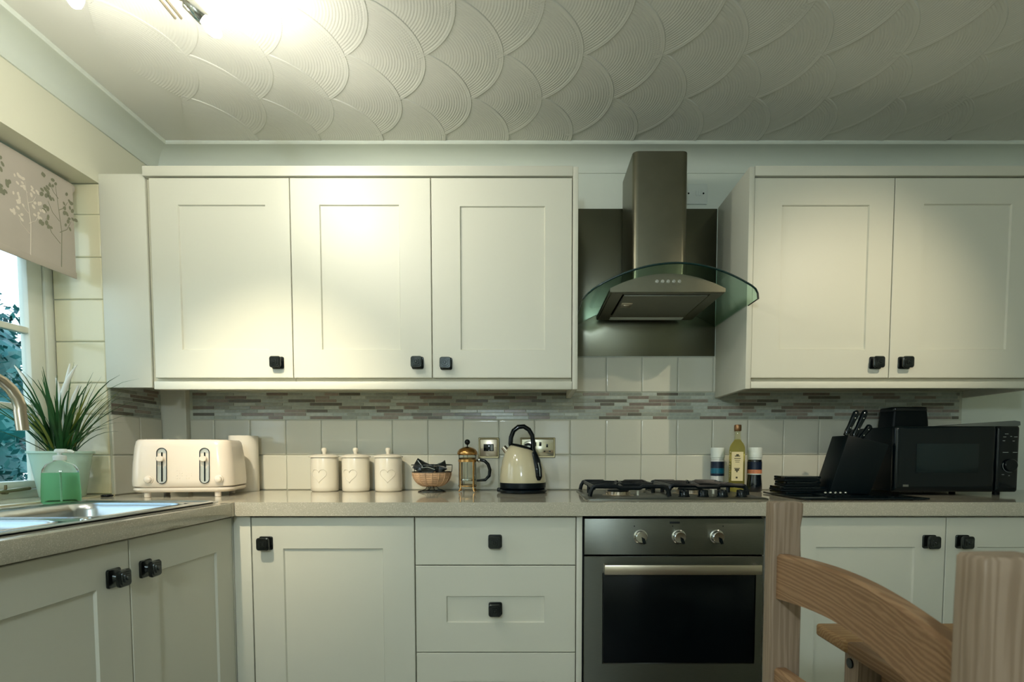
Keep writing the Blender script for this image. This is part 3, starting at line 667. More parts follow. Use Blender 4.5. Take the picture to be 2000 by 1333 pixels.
# ------------------------------------------------------------------ canisters
def canister():
    t = thing('storage_canister', 'x', 'canister', (0, 0, 0), 0, 'cream heart-embossed canisters on the worktop')
    b = bm_(); lathe(b, 0, 0, [(0.050, 0), (0.0545, 0.004), (0.0555, 0.02), (0.0555, 0.130), (0.054, 0.1385), (0.052, 0.1385)], 36); body = finish('jar', b, 'ceramic', t, 50, local=True)
    b = bm_()     # raised heart on the front
    hp = []
    for k in range(24):
        a = 2*PI*k/24; hx = 16*math.sin(a)**3; hz = 13*math.cos(a)-5*math.cos(2*a)-2*math.cos(3*a)-math.cos(4*a); hp.append((hx*0.0019, 0.068+hz*0.0019))
    def onj(u, z, r): a = -PI/2+u/0.0555; return (r*math.cos(a), r*math.sin(a), z)
    tube(b, [onj(u-0.004, z, 0.0562) for u, z in hp], 0.0012, 6, closed=True); finish('embossed_heart', b, 'ceramic', body, 60, local=True)
    b = bm_(); lathe(b, 0, 0, [(0.050, 0.1386), (0.0595, 0.1395), (0.0605, 0.142), (0.059, 0.1455), (0.044, 0.151), (0.020, 0.1535), (0.010, 0.154)], 36); lid = finish('lid', b, 'ceramic', t, 50, local=True)
    b = bm_(); lathe(b, 0, 0, [(0.0075, 0.1538), (0.0072, 0.159), (0.010, 0.165), (0.0115, 0.171), (0.0095, 0.177), (0.004, 0.180)], 20); finish('lid_knob', b, 'ceramic', lid, 60, local=True)
    return t
c0 = canister(); c0.location = (-0.850, -0.085, 0.9005); c0['label'] = 'leftmost cream canister with heart, nearest the toaster'
copy_tree(c0, (-0.720, -0.088, 0.9005), rad(-6), 'middle cream canister with heart, between the two others')
copy_tree(c0, (-0.586, -0.085, 0.9005), rad(14), 'rightmost cream canister with heart, next to the wicker bowl')

# ------------------------------------------------------------------ wicker and wire bowl with sachets
BXc, BYc = -0.397, -0.135
t = thing('wire_bowl', 'footed wire bowl with tan wicker lining', 'bowl', (BXc, BYc, 0.9005))
b = bm_(); pr = []
for k in range(11): a = k/10; pr.append((0.030+0.048*math.sin(a*PI/2), 0.924+0.056*(1-math.cos(a*PI/2))**0.9))
inn = [(r-0.003, z+0.001) for r, z in reversed(pr)]
lathe(b, BXc, BYc, pr+inn, 36, True, True)
for k in range(7):
    r, z = pr[3+k]; tube(b, [(BXc+(r+0.0004)*math.cos(2*PI*i/36), BYc+(r+0.0004)*math.sin(2*PI*i/36), z) for i in range(36)], 0.0012, 5, closed=True)
for k in range(18):
    a = 2*PI*k/18; tube(b, [(BXc+(r+0.0012)*math.cos(a), BYc+(r+0.0012)*math.sin(a), z) for r, z in pr], 0.0018, 5)
finish('wicker_basket', b, 'wicker', t, 60)
b = bm_()
for rr, z, th in ((0.0815, 1.010, 0.0018), (0.0795, 0.982, 0.0014), (0.055, 0.9025, 0.0022), (0.022, 0.922, 0.002)):
    tube(b, [(BXc+rr*math.cos(2*PI*i/40), BYc+rr*math.sin(2*PI*i/40), z) for i in range(40)], th, 6, closed=True)
for k in range(5):
    a = 2*PI*k/5+0.1; c, s_ = math.cos(a), math.sin(a)
    tube(b, [(BXc+r*c, BYc+r*s_, z) for r, z in ((0.0815, 1.010), (0.0810, 0.995), (0.0795, 0.982))], 0.0014, 5)
for k in range(4):
    a = 2*PI*k/4+0.5; c, s = math.cos(a), math.sin(a); tube(b, [(BXc+r*c, BYc+r*s, z) for r, z in ((0.022, 0.922), (0.026, 0.912), (0.055, 0.9025))], 0.0016, 5)
finish('wire_frame', b, 'pewter', t, 60)
def sachet(loc, rot, w_, h_, label):
    b = bm_(); n = 6; top = []; bot = []
    for i in range(n+1):
        for j in range(n+1):
            u, v = i/n-0.5, j/n-0.5; puff = 0.010*(1-(2*u)**2)*(1-(2*v)**2)+0.002*math.sin(9*u+5*v)
            top.append(b.verts.new((u*w_, v*h_, puff+0.0005+0.012*u*u))); bot.append(b.verts.new((u*w_, v*h_, -puff*0.6-0.0005+0.012*u*u)))
    for i in range(n):
        for j in range(n):
            a = i*(n+1)+j; b.faces.new((top[a], top[a+n+1], top[a+n+2], top[a+1])); b.faces.new((bot[a], bot[a+1], bot[a+n+2], bot[a+n+1]))
    for k in range(n):
        for A, B_ in ((k, k+1), (n*(n+1)+k+1, n*(n+1)+k)): b.faces.new((top[A], top[B_], bot[B_], bot[A]))
        for A, B_ in (((k+1)*(n+1), k*(n+1)), (k*(n+1)+n, (k+1)*(n+1)+n)): b.faces.new((top[A], top[B_], bot[B_], bot[A]))
    t = bpy.data.objects.new('foil_sachet', None); C.objects.link(t); t.location = loc; t.rotation_euler = rot; W[t] = Matrix.Identity(4)
    tag(t, label, 'sachet', 'black foil sachets in the wire bowl'); finish('wrapper', b, 'foil', t, 60, local=True)
    b = bm_(); tube(b, [(-w_*0.42, h_*0.3, 0.0052), (0, 0.0, 0.0125), (w_*0.42, -h_*0.35, 0.0052)], 0.0013, 5); finish('silver_stripe', b, 'silverfoil', t, 60, local=True)
sachet((-0.437, -0.155, 1.004), (rad(62), rad(28), rad(8)), 0.055, 0.05, 'black foil sachet standing up highest at the left of the bowl')
sachet((-0.358, -0.150, 1.000), (rad(58), rad(-24), rad(-10)), 0.05, 0.045, 'black foil sachet with a peaked corner at the right of the bowl')
sachet((-0.405, -0.175, 0.992), (rad(35), rad(-12), rad(20)), 0.055, 0.045, 'black foil sachet lying at the front middle of the bowl')
sachet((-0.375, -0.115, 0.988), (rad(20), rad(10), rad(60)), 0.055, 0.045, 'black foil sachet lying low at the back of the bowl')
sachet((-0.430, -0.110, 0.990), (rad(-20), rad(12), rad(120)), 0.05, 0.045, 'black foil sachet half hidden at the back left of the bowl')

# ------------------------------------------------------------------ cafetiere
fx, fy = -0.253, -0.135
t = thing('cafetiere', 'small glass cafetiere with a brass frame and black handle', 'cafetiere', (fx, fy, 0.9005))
b = bm_(); lathe(b, fx, fy, [(0.0335, 0.916), (0.0355, 0.922), (0.0355, 1.045), (0.037, 1.050), (0.0345, 1.048), (0.0340, 0.926), (0.030, 0.920)], 32, True, True); finish('beaker', b, 'clearglass', t, 60)
b = bm_()
for z, h_ in ((1.022, 0.010), (0.9235, 0.004)):
    lathe(b, fx, fy, [(0.0362, z), (0.0372, z), (0.0372, z+h_), (0.0362, z+h_), (0.0362, z)], 32, False, False)
for k in range(4):
    a = rad(45+90*k); c, s = math.cos(a), math.sin(a)
    tube(b, [(fx+r*c, fy+r*s, z) for r, z in ((0.037, 1.028), (0.0375, 0.94), (0.036, 0.920), (0.041, 0.908), (0.044, 0.9035))], 0.0030, 6)
finish('brass_frame', b, 'brass', t, 60)
b = bm_(); lathe(b, fx, fy, [(0.0385, 1.050), (0.041, 1.054), (0.040, 1.062), (0.033, 1.073), (0.018, 1.081), (0.006, 1.084)], 32); ld = finish('lid', b, 'brass', t, 60)
b = bm_(); cyl(b, (fx, fy, 1.082), (fx, fy, 1.094), 0.0025, seg=8); lathe(b, fx, fy, [(0.004, 1.091), (0.0095, 1.095), (0.0115, 1.102), (0.0095, 1.109), (0.004, 1.113)], 18); finish('plunger_knob', b, 'black', ld, 60)
b = bm_(); cyl(b, (fx, fy, 0.952), (fx, fy, 1.05), 0.0018, seg=8); lathe(b, fx, fy, [(0.032, 0.946), (0.033, 0.949), (0.032, 0.953)], 28); finish('plunger', b, 'chrome', t, 60)
b = bm_(); tube(b, [(fx+0.038, fy, 1.027), (fx+0.050, fy, 1.030), (fx+0.070, fy, 1.026), (fx+0.084, fy, 1.012), (fx+0.091, fy, 0.990), (fx+0.088, fy, 0.966), (fx+0.072, fy, 0.949), (fx+0.037, fy, 0.946)], [0.004, 0.0055, 0.0068, 0.0068, 0.0068, 0.0068, 0.0062, 0.004], 12); finish('handle', b, 'black', t, 60)
b = bm_(); lathe(b, fx+0.047, fy, [(0.003, 1.020), (0.006, 1.024), (0.006, 1.034), (0.003, 1.038)], 12); finish('handle_clamp', b, 'chrome', t, 60)

# ------------------------------------------------------------------ kettle
kx, ky = -0.028, -0.17
t = thing('kettle', 'cream domed electric kettle with black hoop handle and base', 'kettle', (kx, ky, 0.9005))
b = bm_(); lathe(b, kx, ky, [(0.088, 0.9005), (0.096, 0.904), (0.097, 0.912), (0.090, 0.917)], 40)
b2 = box(b, kx-0.103, kx-0.085, ky-0.02, ky+0.02, 0.904, 0.920, 0.004); finish('power_base', b, 'black', t)
b = bm_(); lathe(b, kx, ky, [(0.084, 0.9175), (0.091, 0.920), (0.0925, 0.938), (0.091, 0.941)], 40); finish('base_band', b, 'blackmatt', t)
# shell: rings tilt towards the top so the lid slopes down to the handle side
b = bm_(); rs = []
prof = [(0.0915, 0.9415), (0.0920, 0.950), (0.0900, 0.972), (0.0860, 0.997), (0.0795, 1.022), (0.0700, 1.045), (0.0585, 1.064), (0.0480, 1.076), (0.0440, 1.079)]
for i, (r, z) in enumerate(prof):
    tl = (max(0, z-0.98)/0.1)**1.4*0.24
    rs.append([(kx-0.006*(i/8)+r*math.cos(2*PI*k/40), ky+r*math.sin(2*PI*k/40), z-r*math.cos(2*PI*k/40)*tl) for k in range(40)])
stack(b, rs); sh = finish('shell', b, 'kettle', t, 60)
b = bm_(); rs = []
for r, z in ((0.043, 1.0795), (0.0445, 1.083), (0.040, 1.0875), (0.018, 1.091)):
    rs.append([(kx-0.006+r*math.cos(2*PI*k/32), ky+r*math.sin(2*PI*k/32), z-r*math.cos(2*PI*k/32)*0.24) for k in range(32)])
stack(b, rs); finish('lid', b, 'black', t, 60)
b = bm_(); tube(b, [(kx-0.050, ky-0.002, 1.052), (kx-0.066, ky-0.002, 1.068), (kx-0.078, ky-0.002, 1.082)], [0.020, 0.014, 0.0115], 14, flat=(0.9, 1.0)); finish('spout', b, 'nickel', t, 60)
b = bm_()
hp = [(kx-0.046, 1.078), (kx-0.049, 1.095), (kx-0.047, 1.120), (kx-0.037, 1.146), (kx-0.018, 1.161), (kx+0.004, 1.163), (kx+0.024, 1.150), (kx+0.037, 1.128), (kx+0.041, 1.100), (kx+0.039, 1.075), (kx+0.047, 1.050)]
tube(b, [(x, ky-0.004, z) for x, z in hp], [0.009]+[0.0110]*8+[0.012, 0.014], 14, flat=(0.85, 1.15)); finish('hoop_handle', b, 'black', t, 60)
b = bm_(); tube(b, [(kx+0.045, ky-0.045, 1.060), (kx+0.055, ky-0.056, 1.030), (kx+0.061, ky-0.063, 0.995), (kx+0.063, ky-0.067, 0.965), (kx+0.062, ky-0.066, 0.952)], [0.012, 0.0165, 0.0165, 0.015, 0.008], 14, flat=(0.6, 1.0)); hd = finish('water_gauge_housing', b, 'black', t, 60)
b = bm_(); tube(b, [(kx+0.0605, ky-0.0745, 1.020), (kx+0.0655, ky-0.0795, 0.995), (kx+0.067, ky-0.081, 0.968)], [0.005, 0.006, 0.004], 10, flat=(0.4, 1.0)); finish('water_gauge', b, 'lightgrey', hd, 60)

# ------------------------------------------------------------------ toaster, kitchen roll
tr = rad(11)
tx, ty = -1.262, -0.312
t = thing('toaster', 'cream four-slice toaster with two chrome lever slots', 'toaster', (tx, ty, 0.9005), tr)
def tl(b, name, m, parent=t, sm=50): return finish(name, b, m, parent, sm, local=True)
b = bm_(); rs = []
for ww, dd, z in ((0.318, 0.205, 0.034), (0.334, 0.220, 0.040), (0.336, 0.222, 0.060), (0.330, 0.217, 0.12), (0.318, 0.207, 0.180), (0.310, 0.200, 0.199), (0.300, 0.190, 0.205), (0.27, 0.16, 0.206)):
    rs.append([(x, y, z) for x, y in rrect(0, 0, ww, dd, 0.045, 6)])
stack(b, rs); tb = tl(b, 'housing', 'creamplastic')
b = bm_(); stack(b, [[(x, y, z) for x, y in rrect(0, 0, ww, dd, 0.045, 6)] for ww, dd, z in ((0.29, 0.18, 0.017), (0.318, 0.205, 0.018), (0.332, 0.218, 0.026), (0.330, 0.216, 0.0335))]); tl(b, 'base_tray', 'creamplastic')
for x in (-0.115, 0.115):
    for y in (-0.085, 0.07):
        b = bm_(); lathe(b, x, y, [(0.010, 0.0), (0.011, 0.002), (0.011, 0.017)], 14); tl(b, 'foot', 'creamplastic')
for x in (-0.105, -0.035, 0.035, 0.105):
    b = bm_(); box(b, x-0.014, x+0.014, -0.065, 0.065, 0.2055, 0.2072, 0.0005); tl(b, 'bread_slot', 'blackmatt')
def fy_(z): return -(0.111 if z < 0.06 else 0.111-(z-0.06)*0.0775)
for x in (-0.056, 0.082):
    b = bm_()
    def yz(z): return -0.1112+max(0, z-0.06)*0.075
    ring = rrect(x, 0.112, 0.034, 0.128, 0.017, 6); ring2 = rrect(x, 0.112, 0.027, 0.121, 0.0135, 6)
    stack(b, [[(u, yz(v)+0.001, v) for u, v in ring], [(u, yz(v)-0.004, v) for u, v in ring], [(u, yz(v)-0.004, v) for u, v in ring2], [(u, yz(v)-0.0015, v) for u, v in ring2]]); sl = tl(b, 'lever_slot', 'slotplate')
    b = bm_(); tube(b, [(u, yz(v)-0.004, v) for u, v in rrect(x, 0.112, 0.031, 0.125, 0.0155, 6)], 0.0016, 6, closed=True); tl(b, 'slot_rim', 'pewter', sl)
    b = bm_(); stack(b, [[(u, yz(v)-0.0016, v) for u, v in rrect(x, 0.108, 0.005, 0.104, 0.002, 2)], [(u, yz(v)-0.0024, v) for u, v in rrect(x, 0.108, 0.005, 0.104, 0.002, 2)]]); tl(b, 'slot_gap', 'black', sl)
    b = bm_()
    def kk(r, n, zc=0.137): return [(x+r*math.cos(2*PI*k/20), yz(zc)-n, zc+r*0.85*math.sin(2*PI*k/20)) for k in range(20)]
    stack(b, [kk(0.006, 0.002), kk(0.006, 0.012), kk(0.012, 0.014), kk(0.0125, 0.020), kk(0.010, 0.023)]); tl(b, 'lever', 'creamplastic', sl)
for x in (-0.098, 0.128):
    b = bm_()
    def kk(r, n, zc=0.064): return [(x+r*math.cos(2*PI*k/24), -0.1105-n, zc+r*math.sin(2*PI*k/24)) for k in range(24)]
    stack(b, [kk(0.0145, 0.0), kk(0.0145, 0.004), kk(0.012, 0.005), kk(0.011, 0.014), kk(0.009, 0.016)]); tl(b, 'browning_dial', 'creamplastic')
b = bm_()
for cx_ in (0.0, 0.030):
    for r in range(7):
        for c in range(3):
            if (r+c) % 3 == 2: continue
            z = 0.068+r*0.0088; x = cx_-0.008+c*0.008; y = -0.1112+max(0, z-0.06)*0.075
            cyl(b, (x, y+0.001, z), (x, y-0.0016, z), 0.0022, 0.0012, 7)
o = tl(b, 'embossed_dots', 'creamplastic', tb)
t = thing('kitchen_roll', 'upright white kitchen roll behind the right end of the toaster', 'kitchen roll', (-1.186, -0.078, 0.9005))
b = bm_(); lathe(b, -1.186, -0.078, [(0.0545, 0.9005), (0.0555, 0.903), (0.0555, 1.127), (0.0545, 1.129), (0.022, 1.129), (0.022, 1.10)], 40); finish('paper', b, 'paper', t, 40)
b = bm_(); lathe(b, -1.186, -0.078, [(0.0218, 1.1), (0.0218, 1.1285), (0.0200, 1.1285), (0.0200, 1.1)], 24, False, False); finish('core', b, 'wicker', t)

# ------------------------------------------------------------------ oil bottle and shakers
ox, oy = 0.846, -0.115
t = thing('oil_bottle', 'tall square bottle of golden oil with cream label', 'bottle', (ox, oy, 0.9005), rad(-22))
b = bm_(); rs = []
for s, r, z in ((0.055, .008, 0.0), (0.0600, .008, 0.004), (0.0605, .008, 0.02), (0.0605, .008, 0.168), (0.058, .012, 0.182), (0.046, .018, 0.196), (0.030, .0149, 0.207), (0.026, .0129, 0.213)):
    rs.append([(x, y, z) for x, y in rrect(0, 0, s, s, r, 5)])
stack(b, rs); bt = finish('bottle_body', b, 'oil', t, 50, local=True)
b = bm_(); lathe(b, 0, 0, [(0.0128, 0.2135), (0.0115, 0.225), (0.0105, 0.246)], 20); finish('neck', b, 'oilneck', t, 60, local=True)
b = bm_(); lathe(b, 0, 0, [(0.0125, 0.2462), (0.0145, 0.250), (0.0145, 0.268), (0.013, 0.272), (0.006, 0.273)], 20); finish('cap', b, 'copper', t, 60, local=True)
b = bm_(); box(b, -0.020, 0.024, -0.0306, -0.0314, 0.045, 0.162, 0.0003); lb = finish('label', b, 'label', t, 0, local=True)
b = bm_()
for x0, x1, z0, z1 in ((-0.008, 0.012, 0.143, 0.147), (-0.003, 0.007, 0.147, 0.153), (-0.010, 0.014, 0.134, 0.137), (-0.008, 0.012, 0.127, 0.129), (-0.006, 0.010, 0.120, 0.122), (-0.010, 0.012, 0.094, 0.097), (-0.007, 0.009, 0.086, 0.093), (-0.002, 0.004, 0.080, 0.086), (-0.003, 0.004, 0.055, 0.062)):
    box(b, x0, x1, -0.0314, -0.0317, z0, z1)
finish('label_print', b, 'labelink', lb, 0, local=True)
b = bm_()
for k in range(12):
    z = 0.052+k*0.0095; lathe(b, -0.026, -0.0300, [(0.001, z), (0.0028, z+0.002), (0.0028, z+0.005), (0.001, z+0.007)], 8)
finish('embossed_beads', b, 'oilneck', bt, 60, local=True)
def shaker(x, y, label, kind):
    t = thing('spice_grinder', label, 'grinder', (x, y, 0.9005), 0, 'spice grinders beside the oil bottle')
    s = kind == 'pepper'
    b = bm_(); lathe(b, 0, 0, [(0.026, 0), (0.0295, 0.003), (0.030, 0.03), (0.0275, 0.055), (0.027, 0.066), (0.0275, 0.125), (0.026, 0.130)], 28); finish('glass_jar', b, 'pepper' if s else 'salt', t, 50, local=True)
    def band(z0, z1, m, nm, r=0.0281):
        b = bm_(); lathe(b, 0, 0, [(r-0.001, z0), (r, z0), (r, z1), (r-0.001, z1)], 28, False, False); finish(nm, b, m, t, 50, local=True)
    if s: band(0.070, 0.074, 'whiteplastic', 'label_stripe'); band(0.0742, 0.090, 'orange', 'label_band'); band(0.0902, 0.122, 'navy', 'label_top')
    else: band(0.062, 0.072, 'navy', 'label_foot'); band(0.0722, 0.094, 'teal', 'label_band'); band(0.0942, 0.122, 'navy', 'label_top')
    b = bm_(); lathe(b, 0, 0, [(0.0255, 0.1302), (0.0265, 0.131), (0.0265, 0.138), (0.0285, 0.139), (0.0285, 0.177), (0.027, 0.180)], 28); finish('cap', b, 'whiteplastic', t, 50, local=True)
shaker(0.788, -0.050, 'white-capped salt grinder with blue label, left of the oil bottle', 'salt')
shaker(0.918, -0.115, 'white-capped pepper grinder with dark contents, right of the oil bottle', 'pepper')

# ------------------------------------------------------------------ right end: glass board, coasters, knives, microwave
t = thing('glass_chopping_board', 'large black glass board lying in front of the microwave', 'chopping board', (1.12, -0.38, 0.9005))
b = bm_(); stack(b, [[(x, y, z) for x, y in rrect(1.121, -0.383, 0.424-2*i, 0.340-2*i, 0.014, 4)] for i, z in ((0.002, 0.9025), (0, 0.9035), (0, 0.907), (0.002, 0.908))]); finish('board', b, 'black', t)
for x in (0.94, 1.30):
    for y in (-0.24, -0.52):
        b = bm_(); lathe(b, x, y, [(0.006, 0.9005), (0.006, 0.9024)], 10); finish('foot', b, 'whiteplastic', t)
ZB = 0.9082
GC = 'black square mats stacked on the glass board'
z = ZB
for k, (cx_, w_, d_, h_, rz, lab) in enumerate(((1.035, 0.200, 0.130, 0.008, 3, 'wide black place mat at the very bottom of the stack'), (1.025, 0.190, 0.125, 0.008, -4, 'wide black mat second from the bottom of the stack'), (1.030, 0.195, 0.120, 0.009, 1, 'wide black mat directly under the small coasters'),
        (1.010, 0.128, 0.10, 0.009, 0, 'lowest small black coaster of the stack'), (1.013, 0.130, 0.10, 0.009, 1.5, 'second lowest small black coaster of the stack'), (1.009, 0.132, 0.10, 0.010, -2, 'second highest small black coaster of the stack'), (1.011, 0.134, 0.10, 0.009, 1, 'topmost small black coaster of the stack'))):
    t = thing('coaster' if k > 2 else 'place_mat', lab, 'coaster' if k > 2 else 'place mat', (cx_, -0.285, z+0.0002), rad(rz), GC)
    b = bm_(); stack(b, [[(x, y, zz_) for x, y in rrect(0, 0, w_-2*i, d_-2*i, 0.006, 3)] for i, zz_ in ((0.001, 0), (0, 0.001), (0, h_-0.002), (0.0012, h_-0.0006))]); finish('pad', b, 'blackmatt' if k % 2 else 'black', t, local=True)
    z += h_+0.0003
t = thing('beaded_trivet', 'small black trivet with a row of shiny metal beads on the board', 'trivet', (1.065, -0.425, ZB))
b = bm_(); stack(b, [[(x, y, z_) for x, y in rrect(1.065, -0.425, 0.10-2*i, 0.10-2*i, 0.02, 4)] for i, z_ in ((0.001, ZB), (0, ZB+0.001), (0, ZB+0.004), (0.002, ZB+0.005))]); finish('pad', b, 'blackmatt', t)
for k in range(5):
    b = bm_(); x = 1.030+k*0.0175; lathe(b, x, -0.455, [(0.001, ZB+0.0052), (0.0045, ZB+0.0075), (0.0055, ZB+0.0105), (0.0045, ZB+0.0135), (0.001, ZB+0.0155)], 12); finish('metal_bead', b, 'chrome', t, 60)
# knife block, leaning
def shear(b, k, z0):
    for v in b.verts: v.co.x += k*(v.co.z-z0)
t = thing('knife_block', 'black slanted knife block beside the microwave', 'knife block', (1.16, -0.32, ZB))
b = bm_(); box(b, 1.085, 1.235, -0.375, -0.265, ZB, 1.122, 0.004); shear(b, 0.30, ZB)
for v in b.verts:
    if v.co.z > 1.11: v.co.z -= (v.co.x-1.15)*0.22
finish('block', b, 'blackmatt', t)
b = bm_()
for x in (1.115, 1.165, 1.205): box(b, x-0.012, x+0.012, -0.322, -0.318, ZB+0.15, ZB+0.16)
b.free()
def knife(x, y, z0, L, lean, label):
    t = thing('kitchen_knife', label, 'knife', (x, y, z0), 0, 'black-handled knives in the block')
    d = Vector((math.sin(rad(lean)), 0, math.cos(rad(lean)))); p = Vector((x, y, z0))
    b = bm_(); tube(b, [p+d*s for s in (0.006, 0.016, L*0.35, L*0.7, L*0.92, L)], [0.0085, 0.0105, 0.0095, 0.0115, 0.0120, 0.006], 12, flat=(1.0, 0.75)); h = finish('handle', b, 'black', t, 60)
    b = bm_(); tube(b, [p, p+d*0.007], 0.0085, 10); finish('bolster', b, 'pewter', t)
    for s in (0.3, 0.7):
        q = p+d*L*s; b = bm_(); cyl(b, q+Vector((0, -0.0078, 0)), q+Vector((0, -0.0105, 0)), 0.0024, seg=8); finish('rivet', b, 'chrome', h)
knife(1.162, -0.335, 1.123, 0.098, 24, 'leftmost long black knife handle in the block')
knife(1.196, -0.325, 1.116, 0.108, 24, 'middle long black knife handle in the block')
knife(1.226, -0.310, 1.107, 0.068, 38, 'short black knife handle at the right of the block')
# microwave
mx0, mx1, my0, my1, mz0, mz1 = 1.347, 1.806, -0.335, -0.025, 0.9135, 1.157
t = thing('microwave', 'black microwave oven with glossy door and round dial', 'microwave', ((mx0+mx1)/2, -0.18, 0.9005))
b = bm_(); box(b, mx0+0.004, mx1-0.004, my0+0.022, my1, mz0+0.002, mz1, 0.003); finish('casing', b, 'blackmatt', t)
for x in (mx0+0.04, mx1-0.04):
    for y in (my0+0.05, my1-0.04):
        b = bm_(); lathe(b, x, y, [(0.012, 0.9005 if x > 1.36+0.1 or y > -0.2 else 0.9085), (0.012, mz0+0.003)], 12); finish('foot', b, 'blackmatt', t)
b = bm_(); stack(b, [[(u, my0+0.021-n, v) for u, v in rrect((mx0+1.722)/2, (mz0+mz1)/2, 1.722-mx0-2*i, mz1-mz0-2*i, 0.008, 5)] for i, n in ((0, 0), (0, 0.010), (0.003, 0.016), (0.010, 0.020), (0.02, 0.021))]); dr = finish('door', b, 'black', t, 60)
b = bm_(); box(b, 1.425, 1.655, my0+0.0002, my0-0.0012, 0.985, 1.092, 0.0005); finish('door_window', b, mat('dim_window', (8, 26, 30), 0.2), dr)
b = bm_(); box(b, 1.379, 1.400, my0+0.0002, my0-0.0010, 0.933, 0.941, 0.0003); finish('nameplate', b, mat('dull_nameplate', (92, 96, 88), 0.5), dr)
b = bm_(); stack(b, [[(u, my0+0.021-n, v) for u, v in rrect((1.724+mx1)/2, (mz0+mz1)/2, mx1-1.724-2*i, mz1-mz0-2*i, 0.008, 5)] for i, n in ((0, 0), (0, 0.014), (0.003, 0.018), (0.01, 0.020))]); cpn = finish('control_panel', b, 'black', t, 60)
def kr3(r, n): return [(1.771+r*math.cos(2*PI*k/32), n, 1.012+r*math.sin(2*PI*k/32)) for k in range(32)]
b = bm_(); stack(b, [kr3(0.024, my0+0.0008), kr3(0.024, my0-0.008), kr3(0.021, my0-0.011)]); dl = finish('dial', b, 'black', cpn, 40)
b = bm_(); tube(b, [(1.771+0.0255*math.cos(rad(a)), my0-0.0002, 1.012+0.0255*math.sin(rad(a))) for a in range(-200, 75, 12)], 0.0008, 5)
for x, z_, w_ in ((1.755, 1.128, 0.012), (1.748, 1.117, 0.010), (1.772, 1.119, 0.006), (1.789, 1.117, 0.012), (1.746, 1.103, 0.008), (1.782, 1.102, 0.007), (1.754, 1.060, 0.020), (1.789, 1.060, 0.016), (1.748, 0.978, 0.008), (1.771, 0.974, 0.005)):
    box(b, x-w_/2, x+w_/2, my0+0.0009, my0-0.0002, z_-0.001, z_+0.001)
finish('control_print', b, 'lightgrey', cpn, 0)
t = thing('black_canister', 'black tapering box standing on top of the microwave against the mosaic', 'box', (1.515, -0.11, mz1+0.0005))
b = bm_(); stack(b, [[(x, y, z_) for x, y in rrect(1.52, -0.11, w_, d_, 0.012, 4)] for w_, d_, z_ in ((0.150, 0.10, mz1+0.0005), (0.146, 0.10, mz1+0.03), (0.138, 0.095, mz1+0.068))]); finish('body', b, 'blackmatt', t)
b = bm_(); stack(b, [[(x, y, z_) for x, y in rrect(1.52, -0.11, w_, d_, 0.014, 4)] for w_, d_, z_ in ((0.140, 0.097, mz1+0.0682), (0.142, 0.099, mz1+0.071), (0.138, 0.095, mz1+0.083), (0.13, 0.088, mz1+0.085))]); finish('lid', b, 'black', t)
t = thing('folded_placemat', 'thin grey folded mat lying on top of the microwave at the right', 'mat', (1.70, -0.2, mz1+0.0005))
b = bm_(); prism(b, [(1.545, mz1+0.0005), (1.812, mz1+0.0005), (1.822, mz1+0.004), (1.820, mz1+0.018), (1.800, mz1+0.021), (1.70, mz1+0.015), (1.60, mz1+0.006)], 1, -0.315, -0.08); finish('mat', b, mat('grey_cloth', (96, 102, 96), 0.7), t, 40)

# ------------------------------------------------------------------ plant, soap
px, py = -1.628, -0.455
t = thing('potted_grass_plant', 'grassy green pot plant with white plumes in the window corner', 'plant', (px, py, 0.9005))
ZS = 0.905
b = bm_(); lathe(b, px, py, [(0.060, ZS+0.0005), (0.064, ZS+0.003), (0.087, 1.055), (0.094, 1.057), (0.094, 1.064), (0.089, 1.064), (0.082, 1.045), (0.05, 1.043)], 40, True, True); finish('pot', b, 'pot', t, 50)
b = bm_(); lathe(b, px, py, [(0.080, 1.0452), (0.082, 1.047), (0.06, 1.050), (0.01, 1.052)], 24, True, True); finish('soil', b, 'soil', t)
def blade(ax, lean, L, droop, w_, m):
    b = bm_(); n = 7; p = Vector((px+0.045*math.cos(ax)*random.random(), py+0.045*math.sin(ax)*random.random(), 1.048)); th = rad(lean); rows = []
    for k in range(n+1):
        s = k/n; d = Vector((math.cos(ax)*math.sin(th), math.sin(ax)*math.sin(th), math.cos(th)))
        side = Vector((-math.sin(ax), math.cos(ax), 0)); nrm = d.cross(side)
        ww = w_*(1-s**2.2)*(0.7+0.3*min(1, s*4))+0.0003
        rows.append([b.verts.new(p-side*ww+nrm*ww*0.35), b.verts.new(p), b.verts.new(p+side*ww+nrm*ww*0.35)])
        p = p+d*(L/n); th += rad(droop)/n*(0.4+1.2*s)
        # keep inside the reveal
        p.y = min(p.y, -0.335+0.0 if p.x < XL+0.01 else -0.02); p.x = max(p.x, -1.732)
    for a, c in zip(rows, rows[1:]):
        for j in range(2): b.faces.new((a[j], a[j+1], c[j+1], c[j]))
    finish('leaf', b, m, t, 60)
special = [(-20, 28, 0.30, 60, .0045), (8, 20, 0.30, 78, .004), (-8, 45, 0.27, 42, .004), (-35, 30, 0.30, 95, .004), (-60, 36, 0.27, 40, .0045), (-95, 20, 0.25, 45, .005), (-110, 38, 0.28, 45, .005), (-88, 52, 0.34, 50, .004), (-100, 60, 0.30, 60, .004), (0, 5, 0.25, 12, .004), (-70, 6, 0.22, 20, .005), (-15, 55, 0.25, 50, .003)]
for a, l, L, d, w_ in special: blade(rad(a), l, L*1.3, d, w_, 'leaf')
for k in range(78):
    a = random.uniform(-150, 60); blade(rad(a), random.uniform(4, 40), random.uniform(0.17, 0.33), random.uniform(5, 95), random.uniform(0.003, 0.006), 'leafy' if k % 6 == 0 else 'leaf')
